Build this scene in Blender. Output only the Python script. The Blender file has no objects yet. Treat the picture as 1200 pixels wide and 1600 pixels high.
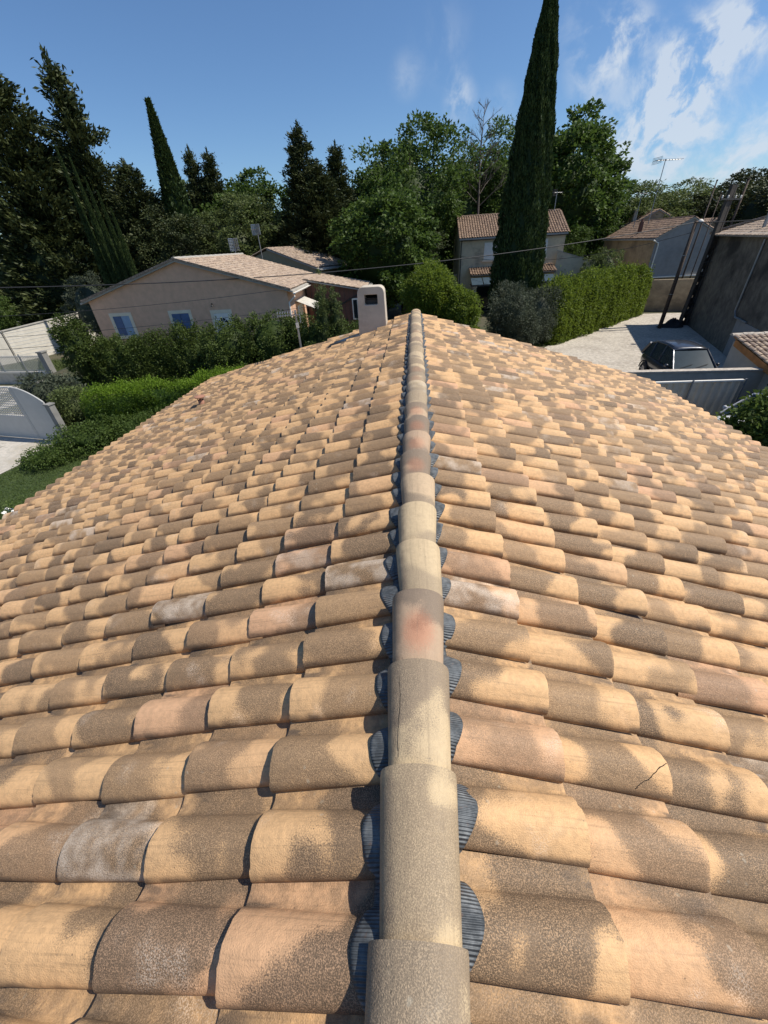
import bpy, math, random
import numpy as np
from mathutils import Vector, Matrix

sc = bpy.context.scene
R = math.radians
random.seed(7)
# ---------------------------------------------------------------- camera
EYE = Vector((0.0, 0.0, 6.33))
cam_d = bpy.data.cameras.new("camera"); cam = bpy.data.objects.new("camera", cam_d)
sc.collection.objects.link(cam); sc.camera = cam
cx = Vector((0.99640039, 0.06670267, -0.05231642))
cy = Vector((0.00466149, 0.57309844, 0.81947328))
cz = Vector((0.08464351, -0.81676737, 0.57072458))
m = Matrix((cx, cy, cz)).transposed().to_4x4(); m.translation = EYE
cam.matrix_world = m
cam_d.sensor_fit = 'VERTICAL'; cam_d.sensor_height = 24.0
cam_d.lens = 24.0*600.0/1600.0
cam_d.clip_start = 0.05; cam_d.clip_end = 3000
sc.render.resolution_x = 768; sc.render.resolution_y = 1024
# ---------------------------------------------------------------- light
SUN_AZ, SUN_EL = 1.5, 54.0      # azimuth counted from +X towards +Y
sv = Vector((math.cos(R(SUN_EL))*math.cos(R(SUN_AZ)), math.cos(R(SUN_EL))*math.sin(R(SUN_AZ)), math.sin(R(SUN_EL))))
sun_d = bpy.data.lights.new("sun", 'SUN'); sun = bpy.data.objects.new("sun", sun_d)
sun_d.energy = 5.0; sun_d.angle = R(0.53); sun_d.color = (1.0, 0.93, 0.82)
sun.rotation_euler = sv.to_track_quat('Z', 'Y').to_euler(); sun.location = (20, 8, 40)
sc.collection.objects.link(sun)
sc.view_settings.view_transform = 'Standard'; sc.view_settings.look = 'None'
sc.view_settings.exposure = 0.15; sc.view_settings.gamma = 1.0
sc.render.engine = 'CYCLES'

# ---------------------------------------------------------------- node helpers
class NT:
    def __init__(s, tree): s.t = tree; s.n = tree.nodes; s.l = tree.links
    def new(s, typ, **kw):
        nd = s.n.new(typ)
        for k, v in kw.items(): setattr(nd, k, v)
        return nd
    def put(s, sock, v):
        if isinstance(v, bpy.types.NodeSocket): s.l.new(v, sock)
        elif v is not None: sock.default_value = v
    def math(s, op, a, b=None, c=None, clamp=False):
        nd = s.new('ShaderNodeMath', operation=op, use_clamp=clamp)
        s.put(nd.inputs[0], a); s.put(nd.inputs[1], b); s.put(nd.inputs[2], c); return nd.outputs[0]
    def vmath(s, op, a, b=None, sc_=None):
        nd = s.new('ShaderNodeVectorMath', operation=op)
        s.put(nd.inputs[0], a); s.put(nd.inputs[1], b)
        if sc_ is not None: s.put(nd.inputs['Scale'], sc_)
        return nd.outputs['Value'] if op in ('DOT_PRODUCT', 'LENGTH') else nd.outputs[0]
    def noise(s, vec, scale, detail=2.0, rough=0.5, out=0):
        nd = s.new('ShaderNodeTexNoise'); s.put(nd.inputs['Vector'], vec)
        nd.inputs['Scale'].default_value = scale; nd.inputs['Detail'].default_value = detail
        nd.inputs['Roughness'].default_value = rough; return nd.outputs[out]
    def rng(s, v, a, b, c=0.0, d=1.0, smooth=True):
        nd = s.new('ShaderNodeMapRange'); nd.clamp = True
        if smooth: nd.interpolation_type = 'SMOOTHSTEP'
        s.put(nd.inputs[0], v)
        for i, x in enumerate((a, b, c, d)): s.put(nd.inputs[i+1], x)
        return nd.outputs[0]
    def mix(s, f, a, b, mode='MIX'):
        nd = s.new('ShaderNodeMix', data_type='RGBA', blend_type=mode)
        s.put(nd.inputs['Factor'], f)
        s.put(nd.inputs[6], a if isinstance(a, bpy.types.NodeSocket) else (*a, 1))
        s.put(nd.inputs[7], b if isinstance(b, bpy.types.NodeSocket) else (*b, 1))
        return nd.outputs[2]
    def bump(s, h, strength, dist):
        nd = s.new('ShaderNodeBump'); nd.inputs['Strength'].default_value = strength
        nd.inputs['Distance'].default_value = dist; s.put(nd.inputs['Height'], h); return nd.outputs[0]
    def attr(s, name, out='Vector'):
        nd = s.new('ShaderNodeAttribute', attribute_name=name); return nd.outputs[out]
    def sep(s, v):
        nd = s.new('ShaderNodeSeparateXYZ'); s.put(nd.inputs[0], v); return nd.outputs

def newmat(name):
    m_ = bpy.data.materials.new(name); m_.use_nodes = True
    nt = NT(m_.node_tree); b = nt.n['Principled BSDF']
    return m_, nt, b
def pos(nt): return nt.new('ShaderNodeTexCoord').outputs['Object']

# ---------------------------------------------------------------- world : sky with thin clouds
w = bpy.data.worlds.new("World"); sc.world = w; w.use_nodes = True
wt = NT(w.node_tree); bg = wt.n['Background']
sky = wt.new('ShaderNodeTexSky', sky_type='NISHITA'); sky.sun_disc = False
sky.sun_elevation = R(SUN_EL); sky.sun_rotation = R(90-SUN_AZ)
sky.altitude = 0; sky.air_density = 1.0; sky.dust_density = 0.35; sky.ozone_density = 3.0
def cloud_blob(dirn, size, nrm):
    d = wt.vmath('SUBTRACT', nrm, Vector(dirn).normalized()[:])
    l = wt.vmath('LENGTH', d)
    return wt.rng(l, size, 0.0)
nrm = wt.vmath('NORMALIZE', wt.new('ShaderNodeTexCoord').outputs['Generated'])
nz = wt.noise(wt.vmath('ADD', nrm, wt.vmath('SCALE', wt.noise(nrm, 6.0, 3.0, 0.5, 1), None, 0.10)), 19.0, 8.0, 0.60); nw = wt.noise(nrm, 5.0, 5.0, 0.6)
CL = [((0.31, 0.926, 0.215), 0.0858, 0.738), ((0.28, 0.932, 0.229), 0.0528, 0.328), ((0.318, 0.917, 0.242), 0.0495, 0.656), ((0.338, 0.91, 0.241), 0.033, 0.328), ((0.408, 0.89, 0.206), 0.0792, 0.82), ((0.436, 0.874, 0.212), 0.0594, 0.738), ((0.459, 0.861, 0.22), 0.0726, 0.82), ((0.482, 0.848, 0.222), 0.0528, 0.574), ((0.386, 0.902, 0.194), 0.0528, 0.574), ((0.408, 0.896, 0.177), 0.0726, 0.738), ((0.409, 0.9, 0.153), 0.0858, 0.902), ((0.436, 0.887, 0.153), 0.0594, 0.656), ((0.396, 0.909, 0.134), 0.066, 0.738), ((0.368, 0.921, 0.126), 0.0792, 0.451), ((0.416, 0.903, 0.108), 0.0924, 0.41), ((0.333, 0.935, 0.122), 0.066, 0.369), ((0.474, 0.877, 0.078), 0.16, 0.385), ((0.527, 0.845, 0.086), 0.16, 0.385), ((0.393, 0.917, 0.075), 0.128, 0.315), ((0.555, 0.831, 0.045), 0.16, 0.35), ((0.045, 0.963, 0.265), 0.066, 0.1804), ((0.081, 0.977, 0.198), 0.0396, 0.574), ((0.074, 0.973, 0.218), 0.033, 0.328), ((-0.014, 0.972, 0.236), 0.0396, 0.287), ((0.239, 0.935, 0.262), 0.0528, 0.164), ((0.148, 0.972, 0.185), 0.0462, 0.246)]

tot = None
for d_, s_, a_ in CL:
    b_ = wt.math('MULTIPLY', cloud_blob(d_, s_, nrm), a_)
    tot = b_ if tot is None else wt.math('ADD', tot, b_)
cl = wt.math('MULTIPLY', tot, wt.rng(nz, 0.38, 0.66))
cl = wt.math('ADD', cl, wt.math('MULTIPLY', wt.rng(nw, 0.58, 0.8), 0.03))
z_ = wt.sep(nrm)[2]
cl = wt.math('MINIMUM', wt.math('MULTIPLY', cl, wt.rng(z_, -0.01, 0.03), clamp=True), 0.78)
col = wt.mix(cl, wt.mix(1.0, sky.outputs[0], (0.80, 0.985, 1.17), 'MULTIPLY'), (6.6, 7.3, 8.2))
wt.put(bg.inputs['Color'], col); bg.inputs['Strength'].default_value = 0.092

# ---------------------------------------------------------------- object helpers
def tag(o, label=None, cat=None, group=None, kind=None):
    if label: o['label'] = label
    if cat: o['category'] = cat
    if group: o['group'] = group
    if kind: o['kind'] = kind
    return o
def empty(name, loc=(0, 0, 0), rz=0.0, label=None, cat=None, group=None):
    o = bpy.data.objects.new(name, None); sc.collection.objects.link(o)
    o.location = loc; o.rotation_euler = (0, 0, rz); o.empty_display_size = 0.3
    return tag(o, label, cat, group)
def copy_tree(o, parent=None):
    c = o.copy(); sc.collection.objects.link(c); c.parent = parent
    for ch in list(o.children): copy_tree(ch, c)
    return c

class MB:
    def __init__(s): s.v = []; s.f = []
    def add(s, vs, fs):
        b = len(s.v); s.v += [tuple(v) for v in vs]; s.f += [tuple(i+b for i in f) for f in fs]; return s
    def box(s, x0, x1, y0, y1, z0, z1, M=None):
        vs = [Vector(p) for p in ((x0,y0,z0),(x1,y0,z0),(x1,y1,z0),(x0,y1,z0),(x0,y0,z1),(x1,y0,z1),(x1,y1,z1),(x0,y1,z1))]
        if M is not None: vs = [M @ v for v in vs]
        return s.add(vs, [(0,3,2,1),(4,5,6,7),(0,1,5,4),(1,2,6,5),(2,3,7,6),(3,0,4,7)])
    def prism(s, poly, o, a, b, n, depth):
        """poly of (p,q) in plane o + p*a + q*b, extruded along n by depth"""
        o, a, b, n = Vector(o), Vector(a), Vector(b), Vector(n)
        P = [o + a*p + b*q for p, q in poly]; k = len(P)
        vs = P + [p + n*depth for p in P]
        fs = [tuple(range(k)), tuple(reversed(range(k, 2*k)))] + [(i, i+k, (i+1) % k + k, (i+1) % k) for i in range(k)]
        return s.add(vs, fs)
    def tube(s, pts, r, n=8, cap=True):
        pts = [Vector(p) for p in pts]
        rs = r if isinstance(r, (list, tuple)) else [r]*len(pts)
        vs = []; up = Vector((0.13, 0.21, 0.97))
        for i, p in enumerate(pts):
            d = (pts[min(i+1, len(pts)-1)] - pts[max(i-1, 0)]).normalized()
            x = d.cross(up)
            if x.length < 0.15: x = d.cross(Vector((1, 0.1, 0)))
            x.normalize(); y = d.cross(x)
            for k in range(n):
                t = 2*math.pi*k/n; vs.append(p + (x*math.cos(t) + y*math.sin(t))*rs[i])
        fs = [(i*n+k, i*n+(k+1) % n, (i+1)*n+(k+1) % n, (i+1)*n+k) for i in range(len(pts)-1) for k in range(n)]
        if cap: fs += [tuple(reversed(range(n))), tuple(range((len(pts)-1)*n, len(pts)*n))]
        return s.add(vs, fs)
    def lathe(s, prof, c=(0, 0, 0), n=24):
        c = Vector(c); vs = []
        for r, z in prof:
            for k in range(n):
                t = 2*math.pi*k/n; vs.append(c + Vector((r*math.cos(t), r*math.sin(t), z)))
        fs = [(i*n+k, i*n+(k+1) % n, (i+1)*n+(k+1) % n, (i+1)*n+k) for i in range(len(prof)-1) for k in range(n)]
        fs += [tuple(reversed(range(n))), tuple(range((len(prof)-1)*n, len(prof)*n))]
        return s.add(vs, fs)
    def build(s, name, mat, parent=None, smooth=False, bevel=0.0):
        me = bpy.data.meshes.new(name); me.from_pydata(s.v, [], s.f); me.update()
        me.materials.append(mat)
        o = bpy.data.objects.new(name, me); sc.collection.objects.link(o)
        if parent is not None: o.parent = parent
        if smooth: me.polygons.foreach_set('use_smooth', [True]*len(me.polygons))
        if bevel:
            md = o.modifiers.new('bevel', 'BEVEL'); md.width = bevel; md.segments = 2; md.limit_method = 'ANGLE'
        return o

def np_mesh(name, V, F, mat, parent=None, smooth=False, attrs=None):
    """V (n,3), F (m,4) quads; attrs: name -> (n,3) or (n,) point data"""
    me = bpy.data.meshes.new(name)
    V = np.ascontiguousarray(V, dtype=np.float32); F = np.ascontiguousarray(F, dtype=np.int32)
    nv, nf, k = len(V), len(F), F.shape[1]
    me.vertices.add(nv); me.vertices.foreach_set('co', V.ravel())
    me.loops.add(nf*k); me.loops.foreach_set('vertex_index', F.ravel())
    me.polygons.add(nf); me.polygons.foreach_set('loop_start', np.arange(0, nf*k, k, dtype=np.int32))
    me.update(calc_edges=True); me.validate()
    if attrs:
        for an, d in attrs.items():
            d = np.ascontiguousarray(d, dtype=np.float32)
            if d.ndim == 1:
                a = me.attributes.new(an, 'FLOAT', 'POINT'); a.data.foreach_set('value', d)
            else:
                a = me.attributes.new(an, 'FLOAT_VECTOR', 'POINT'); a.data.foreach_set('vector', d.ravel())
    if smooth: me.polygons.foreach_set('use_smooth', np.ones(nf, dtype=bool))
    me.materials.append(mat)
    o = bpy.data.objects.new(name, me); sc.collection.objects.link(o)
    if parent is not None: o.parent = parent
    return o

# ---------------------------------------------------------------- materials
def tile_mat(name, ochre, pink, dark, dark2, pale, thr=0.5, red=None, fine=1.0):
    m_, nt, b = newmat(name)
    P = pos(nt); tr = nt.attr('trnd'); tu = nt.attr('tuv')
    r = nt.sep(tr); u = nt.sep(tu)
    seed = nt.vmath('SCALE', tr, None, 31.0)
    PS = nt.vmath('ADD', P, seed)
    n1 = nt.noise(PS, 7.0, 1.0, 0.4); n2 = nt.noise(P, 280.0*fine, 1.5, 0.6); n3 = nt.noise(PS, 55.0*fine, 2.0, 0.6)
    # sprayed flame patch : a band across the tile with a soft, grainy, noise-warped border
    cu = nt.rng(r[0], 0.0, 1.0, 0.08, 1.05, smooth=False)
    hwid = nt.rng(r[2], 0.0, 1.0, 0.16, 0.50, smooth=False)
    slant = nt.math('MULTIPLY', nt.math('SUBTRACT', u[1], 0.35), nt.math('MULTIPLY', nt.math('SUBTRACT', r[1], 0.5), 0.9))
    dd = nt.math('ABSOLUTE', nt.math('SUBTRACT', nt.math('ADD', u[0], slant), cu))
    dd = nt.math('SUBTRACT', dd, hwid)
    dd = nt.math('ADD', dd, nt.math('MULTIPLY', nt.math('SUBTRACT', n1, 0.5), 1.15))
    dd = nt.math('ADD', dd, nt.math('MULTIPLY', nt.math('SUBTRACT', n2, 0.5), 0.42))
    dd = nt.math('ADD', dd, nt.math('MULTIPLY', nt.math('SUBTRACT', n3, 0.5), 0.16))
    mask = nt.rng(dd, thr+0.11, thr-0.09)
    base = nt.mix(nt.rng(r[1], 0.72, 1.1), ochre, pink)
    base = nt.mix(nt.rng(n3, 0.35, 0.7, 0.0, 0.25), base, dark2)
    sp = nt.rng(nt.noise(PS, 330.0*fine, 2.0, 0.75), 0.46, 0.62)
    dk = nt.mix(nt.math('MULTIPLY', sp, 0.58), dark, nt.mix(0.35, base, (0.56, 0.40, 0.28)))
    dk = nt.mix(nt.rng(n1, 0.45, 0.65, 0, 0.5), dk, dark2)
    base = nt.mix(nt.rng(nt.math('FRACT', nt.math('MULTIPLY', r[0], 7.31)), 0, 1, 0, 0.22, smooth=False), base, (0.52, 0.36, 0.20))
    c = nt.mix(nt.math('MULTIPLY', mask, nt.rng(nt.math('FRACT', nt.math('MULTIPLY', r[1], 5.17)), 0, 1, 0.60, 0.98, smooth=False)), base, dk)
    pm = nt.math('MULTIPLY', nt.rng(r[2], 0.945, 0.985), nt.math('MULTIPLY', nt.rng(nt.noise(PS, 9.0, 2.0, 0.5), 0.35, 0.62), nt.rng(n2, 0.35, 0.6, 0.35, 1.0)))
    pm2 = nt.math('MULTIPLY', nt.rng(nt.noise(PS, 4.5, 2.0, 0.6), 0.6, 0.75), nt.rng(n2, 0.45, 0.62, 0.0, 0.4))
    c = nt.mix(nt.math('MAXIMUM', nt.math('MULTIPLY', pm, 0.55), pm2), c, pale)
    if red is not None:
        w_ = nt.sep(nt.attr('tred'))
        q = nt.vmath('LENGTH', nt.vmath('SUBTRACT', tu, (0.50, 0.5, 0.0)))
        q = nt.math('ADD', q, nt.math('MULTIPLY', nt.math('SUBTRACT', n2, 0.5), 0.35))
        rm = nt.math('MULTIPLY', nt.rng(q, 0.30, 0.10), w_[0])
        c = nt.mix(rm, c, red)
        c = nt.mix(w_[1], c, nt.mix(sp, (0.46, 0.38, 0.26), (0.34, 0.28, 0.20)))
        c = nt.mix(w_[2], c, nt.mix(mask, (0.36, 0.25, 0.175), (0.19, 0.145, 0.11)))
    # tiny dark pits and lichen dots
    vo = nt.new('ShaderNodeTexVoronoi'); nt.put(vo.inputs['Vector'], PS); vo.inputs['Scale'].default_value = 42.0
    pit = nt.math('MULTIPLY', nt.rng(vo.outputs['Distance'], 0.11, 0.05), nt.rng(nt.noise(PS, 16.0, 1.0), 0.55, 0.62))
    c = nt.mix(nt.math('MULTIPLY', pit, 0.7), c, (0.07, 0.055, 0.04))
    sk = nt.noise(nt.vmath('ADD', nt.vmath('MULTIPLY', tu, (1.6, 26.0, 0.0)), seed), 1.0, 3.0, 0.6)
    c = nt.mix(nt.rng(sk, 0.52, 0.75, 0.0, 0.30), c, dark)
    v2 = nt.new('ShaderNodeTexVoronoi'); nt.put(v2.inputs['Vector'], nt.vmath('ADD', PS, nt.vmath('SCALE', nt.noise(P, 60.0, 2.0, 0.5, 1), None, 0.012))); v2.inputs['Scale'].default_value = 24.0
    lic = nt.math('MULTIPLY', nt.rng(v2.outputs['Distance'], 0.17, 0.08), nt.rng(nt.noise(P, 3.2, 2.0), 0.56, 0.64))
    c = nt.mix(nt.math('MULTIPLY', lic, 0.32), c, (0.50, 0.46, 0.36))
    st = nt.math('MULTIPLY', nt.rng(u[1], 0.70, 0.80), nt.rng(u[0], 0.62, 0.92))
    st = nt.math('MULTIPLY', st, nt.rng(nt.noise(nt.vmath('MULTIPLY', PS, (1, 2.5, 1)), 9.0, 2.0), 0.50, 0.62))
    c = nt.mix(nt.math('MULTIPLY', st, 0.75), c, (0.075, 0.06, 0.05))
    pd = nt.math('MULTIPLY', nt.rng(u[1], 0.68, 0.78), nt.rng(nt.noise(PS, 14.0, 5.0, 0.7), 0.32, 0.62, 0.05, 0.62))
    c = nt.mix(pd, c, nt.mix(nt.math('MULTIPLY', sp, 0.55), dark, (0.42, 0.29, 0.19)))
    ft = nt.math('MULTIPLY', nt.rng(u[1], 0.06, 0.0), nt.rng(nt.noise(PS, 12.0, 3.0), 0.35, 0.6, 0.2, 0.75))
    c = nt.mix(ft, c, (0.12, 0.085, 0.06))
    nt.put(b.inputs['Base Color'], c)
    nt.put(b.inputs['Roughness'], nt.rng(n2, 0.2, 0.8, 0.52, 0.86))
    b.inputs['Specular IOR Level'].default_value = 0.35
    h = nt.math('ADD', nt.math('MULTIPLY', n2, 0.8), nt.math('MULTIPLY', nt.noise(PS, 25.0, 3.0), 1.4))
    nt.put(b.inputs['Normal'], nt.bump(h, 0.8, 0.0026))
    return m_
MT = {}
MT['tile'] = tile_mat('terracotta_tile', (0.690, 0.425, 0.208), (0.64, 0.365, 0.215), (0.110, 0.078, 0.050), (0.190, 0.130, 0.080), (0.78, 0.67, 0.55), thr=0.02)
MT['ridge'] = tile_mat('ridge_tile_clay', (0.56, 0.435, 0.265), (0.50, 0.35, 0.23), (0.165, 0.125, 0.088), (0.25, 0.185, 0.125), (0.56, 0.50, 0.41), thr=0.08, red=(0.62, 0.19, 0.065))
MT['tile_pale'] = tile_mat('neighbour_tile_pale', (0.50, 0.39, 0.29), (0.46, 0.33, 0.25), (0.21, 0.155, 0.12), (0.29, 0.22, 0.165), (0.60, 0.53, 0.45), thr=-0.02, fine=0.2)
MT['tile_brown'] = tile_mat('neighbour_tile_brown', (0.29, 0.195, 0.135), (0.26, 0.155, 0.11), (0.10, 0.065, 0.045), (0.16, 0.10, 0.07), (0.44, 0.33, 0.25), thr=0.0, fine=0.2)

def plain(name, colr, rough=0.7, metal=0.0, var=0.12, scale=3.0, bump=0.0, bscale=60.0, dirt=None, dscale=1.2, dlo=0.5, dhi=0.7):
    m_, nt, b = newmat(name); P = pos(nt)
    n = nt.noise(P, scale, 4.0, 0.6)
    c = nt.mix(nt.rng(n, 0.3, 0.7), tuple(x*(1-var) for x in colr), tuple(min(1, x*(1+var)) for x in colr))
    if dirt is not None:
        pz = nt.vmath('MULTIPLY', P, (0.6, 0.6, 0.85))
        c = nt.mix(nt.rng(nt.noise(pz, dscale, 6.0, 0.65), dlo, dhi), c, dirt)
    nt.put(b.inputs['Base Color'], c); b.inputs['Roughness'].default_value = rough
    b.inputs['Metallic'].default_value = metal
    if bump: nt.put(b.inputs['Normal'], nt.bump(nt.noise(P, bscale, 3.0), bump, 0.01))
    return m_
MT['stucco_pink'] = plain('pink_beige_stucco', (0.70, 0.425, 0.275), 0.9, var=0.08, bump=0.3, bscale=30, dirt=(0.60, 0.37, 0.245), dscale=0.5)
MT['stucco_yellow'] = plain('yellow_beige_stucco', (0.38, 0.31, 0.19), 0.9, var=0.07, bump=0.3, bscale=30)
MT['stucco_cream'] = plain('cream_stucco', (0.60, 0.50, 0.34), 0.9, var=0.07, bump=0.3, bscale=30, dirt=(0.24, 0.20, 0.15), dscale=0.6)
MT['stucco_house'] = plain('chimney_stucco', (0.52, 0.455, 0.37), 0.92, var=0.07, bump=0.5, bscale=80, dirt=(0.42, 0.365, 0.30), dscale=2.5)
MT['cement_grey'] = plain('grey_cement_render', (0.29, 0.28, 0.265), 0.9, var=0.06, bump=0.3, bscale=20, dirt=(0.23, 0.225, 0.215), dscale=0.7)
MT['old_render'] = plain('old_beige_render', (0.38, 0.30, 0.20), 0.95, var=0.12, bump=0.5, bscale=15, dirt=(0.19, 0.15, 0.105), dscale=0.7, dlo=0.42, dhi=0.68)
MT['dark_render'] = plain('blackened_render', (0.16, 0.14, 0.11), 0.95, var=0.25, bump=0.6, bscale=8, dirt=(0.032, 0.027, 0.022), dscale=0.45, dlo=0.38, dhi=0.66)
MT['white_block'] = plain('white_block', (0.62, 0.58, 0.50), 0.9, var=0.08)
MT['concrete'] = plain('concrete', (0.36, 0.34, 0.30), 0.9, var=0.12, bump=0.4)
MT['concrete_dark'] = plain('weathered_concrete', (0.062, 0.054, 0.046), 0.9, var=0.25, bump=0.4)
MT['wall_grey'] = plain('grey_wall_paint', (0.42, 0.385, 0.325), 0.9, var=0.08, dirt=(0.32, 0.295, 0.25))
MT['pillar_grey'] = plain('grey_render', (0.22, 0.215, 0.20), 0.9, var=0.12)
MT['coping'] = plain('coping_stone', (0.42, 0.37, 0.31), 0.9, var=0.25, scale=8)
MT['white_paint'] = plain('white_paint', (0.78, 0.74, 0.66), 0.55, var=0.04)
MT['blue_shutter'] = plain('blue_shutter_paint', (0.075, 0.125, 0.24), 0.5, var=0.15)
MT['blue_light'] = plain('pale_blue_shutter_paint', (0.26, 0.37, 0.50), 0.5, var=0.08)
MT['frame_stone'] = plain('cream_window_surround', (0.78, 0.67, 0.50), 0.8, var=0.05)
MT['metal_grey'] = plain('grey_metal', (0.30, 0.31, 0.32), 0.45, 0.6, var=0.08)
MT['gate_grey'] = plain('pale_grey_gate_paint', (0.44, 0.44, 0.42), 0.5, 0.0, var=0.04)
MT['sheet_metal'] = plain('ribbed_sheet_metal', (0.66, 0.58, 0.46), 0.6, 0.0, var=0.08)
MT['dark_metal'] = plain('dark_metal', (0.05, 0.048, 0.045), 0.6, 0.3)
MT['rust_wood'] = plain('brown_pole', (0.07, 0.048, 0.036), 0.85, var=0.3, scale=9)
MT['orange_wood'] = plain('orange_wood', (0.38, 0.165, 0.05), 0.7, var=0.2)
MT['brown_board'] = plain('red_brown_boards', (0.13, 0.062, 0.045), 0.8, var=0.15)
MT['cable'] = plain('black_cable', (0.03, 0.03, 0.032), 0.6)
MT['glass_dark'] = plain('dark_glass', (0.020, 0.028, 0.032), 0.05)
MT['glass_roof'] = plain('grey_blue_glazing', (0.05, 0.075, 0.095), 0.5)
MT['car_glass'] = plain('car_glass', (0.022, 0.036, 0.042), 0.08)
MT['glass_roof'].node_tree.nodes['Principled BSDF'].inputs['Specular IOR Level'].default_value = 0.05
MT['black'] = plain('black_interior', (0.008, 0.007, 0.006), 0.9)
MT['terracotta'] = plain('vent_clay', (0.34, 0.17, 0.11), 0.8, var=0.15)
MT['rubber'] = plain('tyre_rubber', (0.018, 0.018, 0.018), 0.8)
MT['rim'] = plain('alloy', (0.35, 0.35, 0.36), 0.35, 0.8)
MT['canvas'] = plain('awning_canvas', (0.55, 0.52, 0.46), 0.8)
MT['white_flower'] = plain('white_petals', (0.80, 0.80, 0.76), 0.6)
MT['mulch'] = plain('terracotta_pot', (0.20, 0.09, 0.06), 0.8)
def car_paint(name, c, metal, rough):
    m_, nt, b = newmat(name); b.inputs['Base Color'].default_value = (*c, 1)
    P = pos(nt); nt.put(b.inputs['Roughness'], nt.rng(nt.noise(P, 6.0, 4.0), 0.3, 0.7, rough-0.06, rough+0.12))
    b.inputs['Metallic'].default_value = metal; b.inputs['Coat Weight'].default_value = 0.6
    return m_
MT['car_grey'] = car_paint('dark_grey_car_paint', (0.055, 0.058, 0.066), 0.6, 0.34)
MT['car_white'] = car_paint('white_car_paint', (0.55, 0.55, 0.56), 0.0, 0.4)
def bark(name, c):
    m_, nt, b = newmat(name); P = pos(nt)
    n = nt.noise(nt.vmath('MULTIPLY', P, (6, 6, 1.2)), 2.0, 4.0, 0.7)
    nt.put(b.inputs['Base Color'], nt.mix(nt.rng(n, 0.3, 0.7), tuple(x*0.5 for x in c), c)); b.inputs['Roughness'].default_value = 0.95
    nt.put(b.inputs['Normal'], nt.bump(n, 0.8, 0.03)); return m_
MT['bark'] = bark('bark', (0.11, 0.08, 0.06)); MT['bark_grey'] = bark('grey_bark', (0.17, 0.14, 0.12))
def leaf_mat(name, ca, cb, trans=0.25, rough=0.5, spec=0.35, tcol=None):
    rough = max(rough, 0.58); spec = min(spec, 0.22)
    m_, nt, b = newmat(name)
    r = nt.attr('lr', 'Fac'); oi = nt.new('ShaderNodeObjectInfo').outputs['Random']
    c = nt.mix(r, ca, cb)
    c = nt.mix(nt.rng(oi, 0, 1, 0.0, 0.28, smooth=False), c, tuple(x*0.6 for x in ca))
    nt.put(b.inputs['Base Color'], c); b.inputs['Roughness'].default_value = rough
    b.inputs['Specular IOR Level'].default_value = spec
    if trans > 0:
        tb = nt.new('ShaderNodeBsdfTranslucent'); nt.put(tb.inputs['Color'], nt.mix(0.5, c, tcol or tuple(min(1, x*2.2) for x in cb)))
        ms = nt.new('ShaderNodeMixShader'); ms.inputs[0].default_value = trans
        nt.l.new(b.outputs[0], ms.inputs[1]); nt.l.new(tb.outputs[0], ms.inputs[2])
        nt.l.new(ms.outputs[0], nt.n['Material Output'].inputs['Surface'])
    return m_
MT['leaf_dark'] = leaf_mat('dark_conifer_foliage', (0.018, 0.031, 0.011), (0.076, 0.090, 0.029), 0.08, 0.6, 0.3)
MT['leaf_cypress'] = leaf_mat('cypress_foliage', (0.017, 0.035, 0.010), (0.058, 0.090, 0.023), 0.08, 0.65, 0.25)
MT['leaf_tree'] = leaf_mat('broadleaf_foliage', (0.034, 0.059, 0.013), (0.094, 0.154, 0.029), 0.22, 0.45, 0.4)
MT['leaf_olive'] = leaf_mat('olive_green_foliage', (0.064, 0.083, 0.029), (0.135, 0.176, 0.054), 0.2, 0.55)
MT['leaf_light'] = leaf_mat('light_green_foliage', (0.045, 0.075, 0.016), (0.100, 0.150, 0.032), 0.25, 0.45)
MT['leaf_laurel'] = leaf_mat('laurel_foliage', (0.050, 0.085, 0.012), (0.165, 0.220, 0.026), 0.3, 0.35, 0.5)
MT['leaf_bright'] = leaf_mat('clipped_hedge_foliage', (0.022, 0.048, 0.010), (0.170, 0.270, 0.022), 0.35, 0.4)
MT['leaf_hedge'] = leaf_mat('dark_hedge_foliage', (0.034, 0.056, 0.010), (0.090, 0.125, 0.027), 0.2, 0.4, 0.45)
MT['leaf_grey'] = leaf_mat('grey_green_foliage', (0.050, 0.063, 0.040), (0.094, 0.112, 0.072), 0.15, 0.5)
MT['grass_leaf'] = leaf_mat('grass_blades', (0.050, 0.080, 0.018), (0.120, 0.170, 0.045), 0.25, 0.6)
# clay flashing strip (pleated)
m_, nt, b = newmat('pleated_flashing'); P = pos(nt)
wv = nt.math('SINE', nt.math('MULTIPLY', nt.sep(P)[1], 2*math.pi/0.0075))
n = nt.noise(P, 26.0, 4.0, 0.65)
c = nt.mix(nt.rng(n, 0.35, 0.7), (0.066, 0.074, 0.080), (0.165, 0.178, 0.185))
c = nt.mix(nt.rng(nt.noise(P, 55.0, 3.0, 0.6), 0.60, 0.72, 0, 0.5), c, (0.17, 0.11, 0.085))
nt.put(b.inputs['Base Color'], c); b.inputs['Roughness'].default_value = 0.55; b.inputs['Metallic'].default_value = 0.15
nt.put(b.inputs['Normal'], nt.bump(wv, 0.9, 0.0016)); MT['flashing'] = m_
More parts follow.
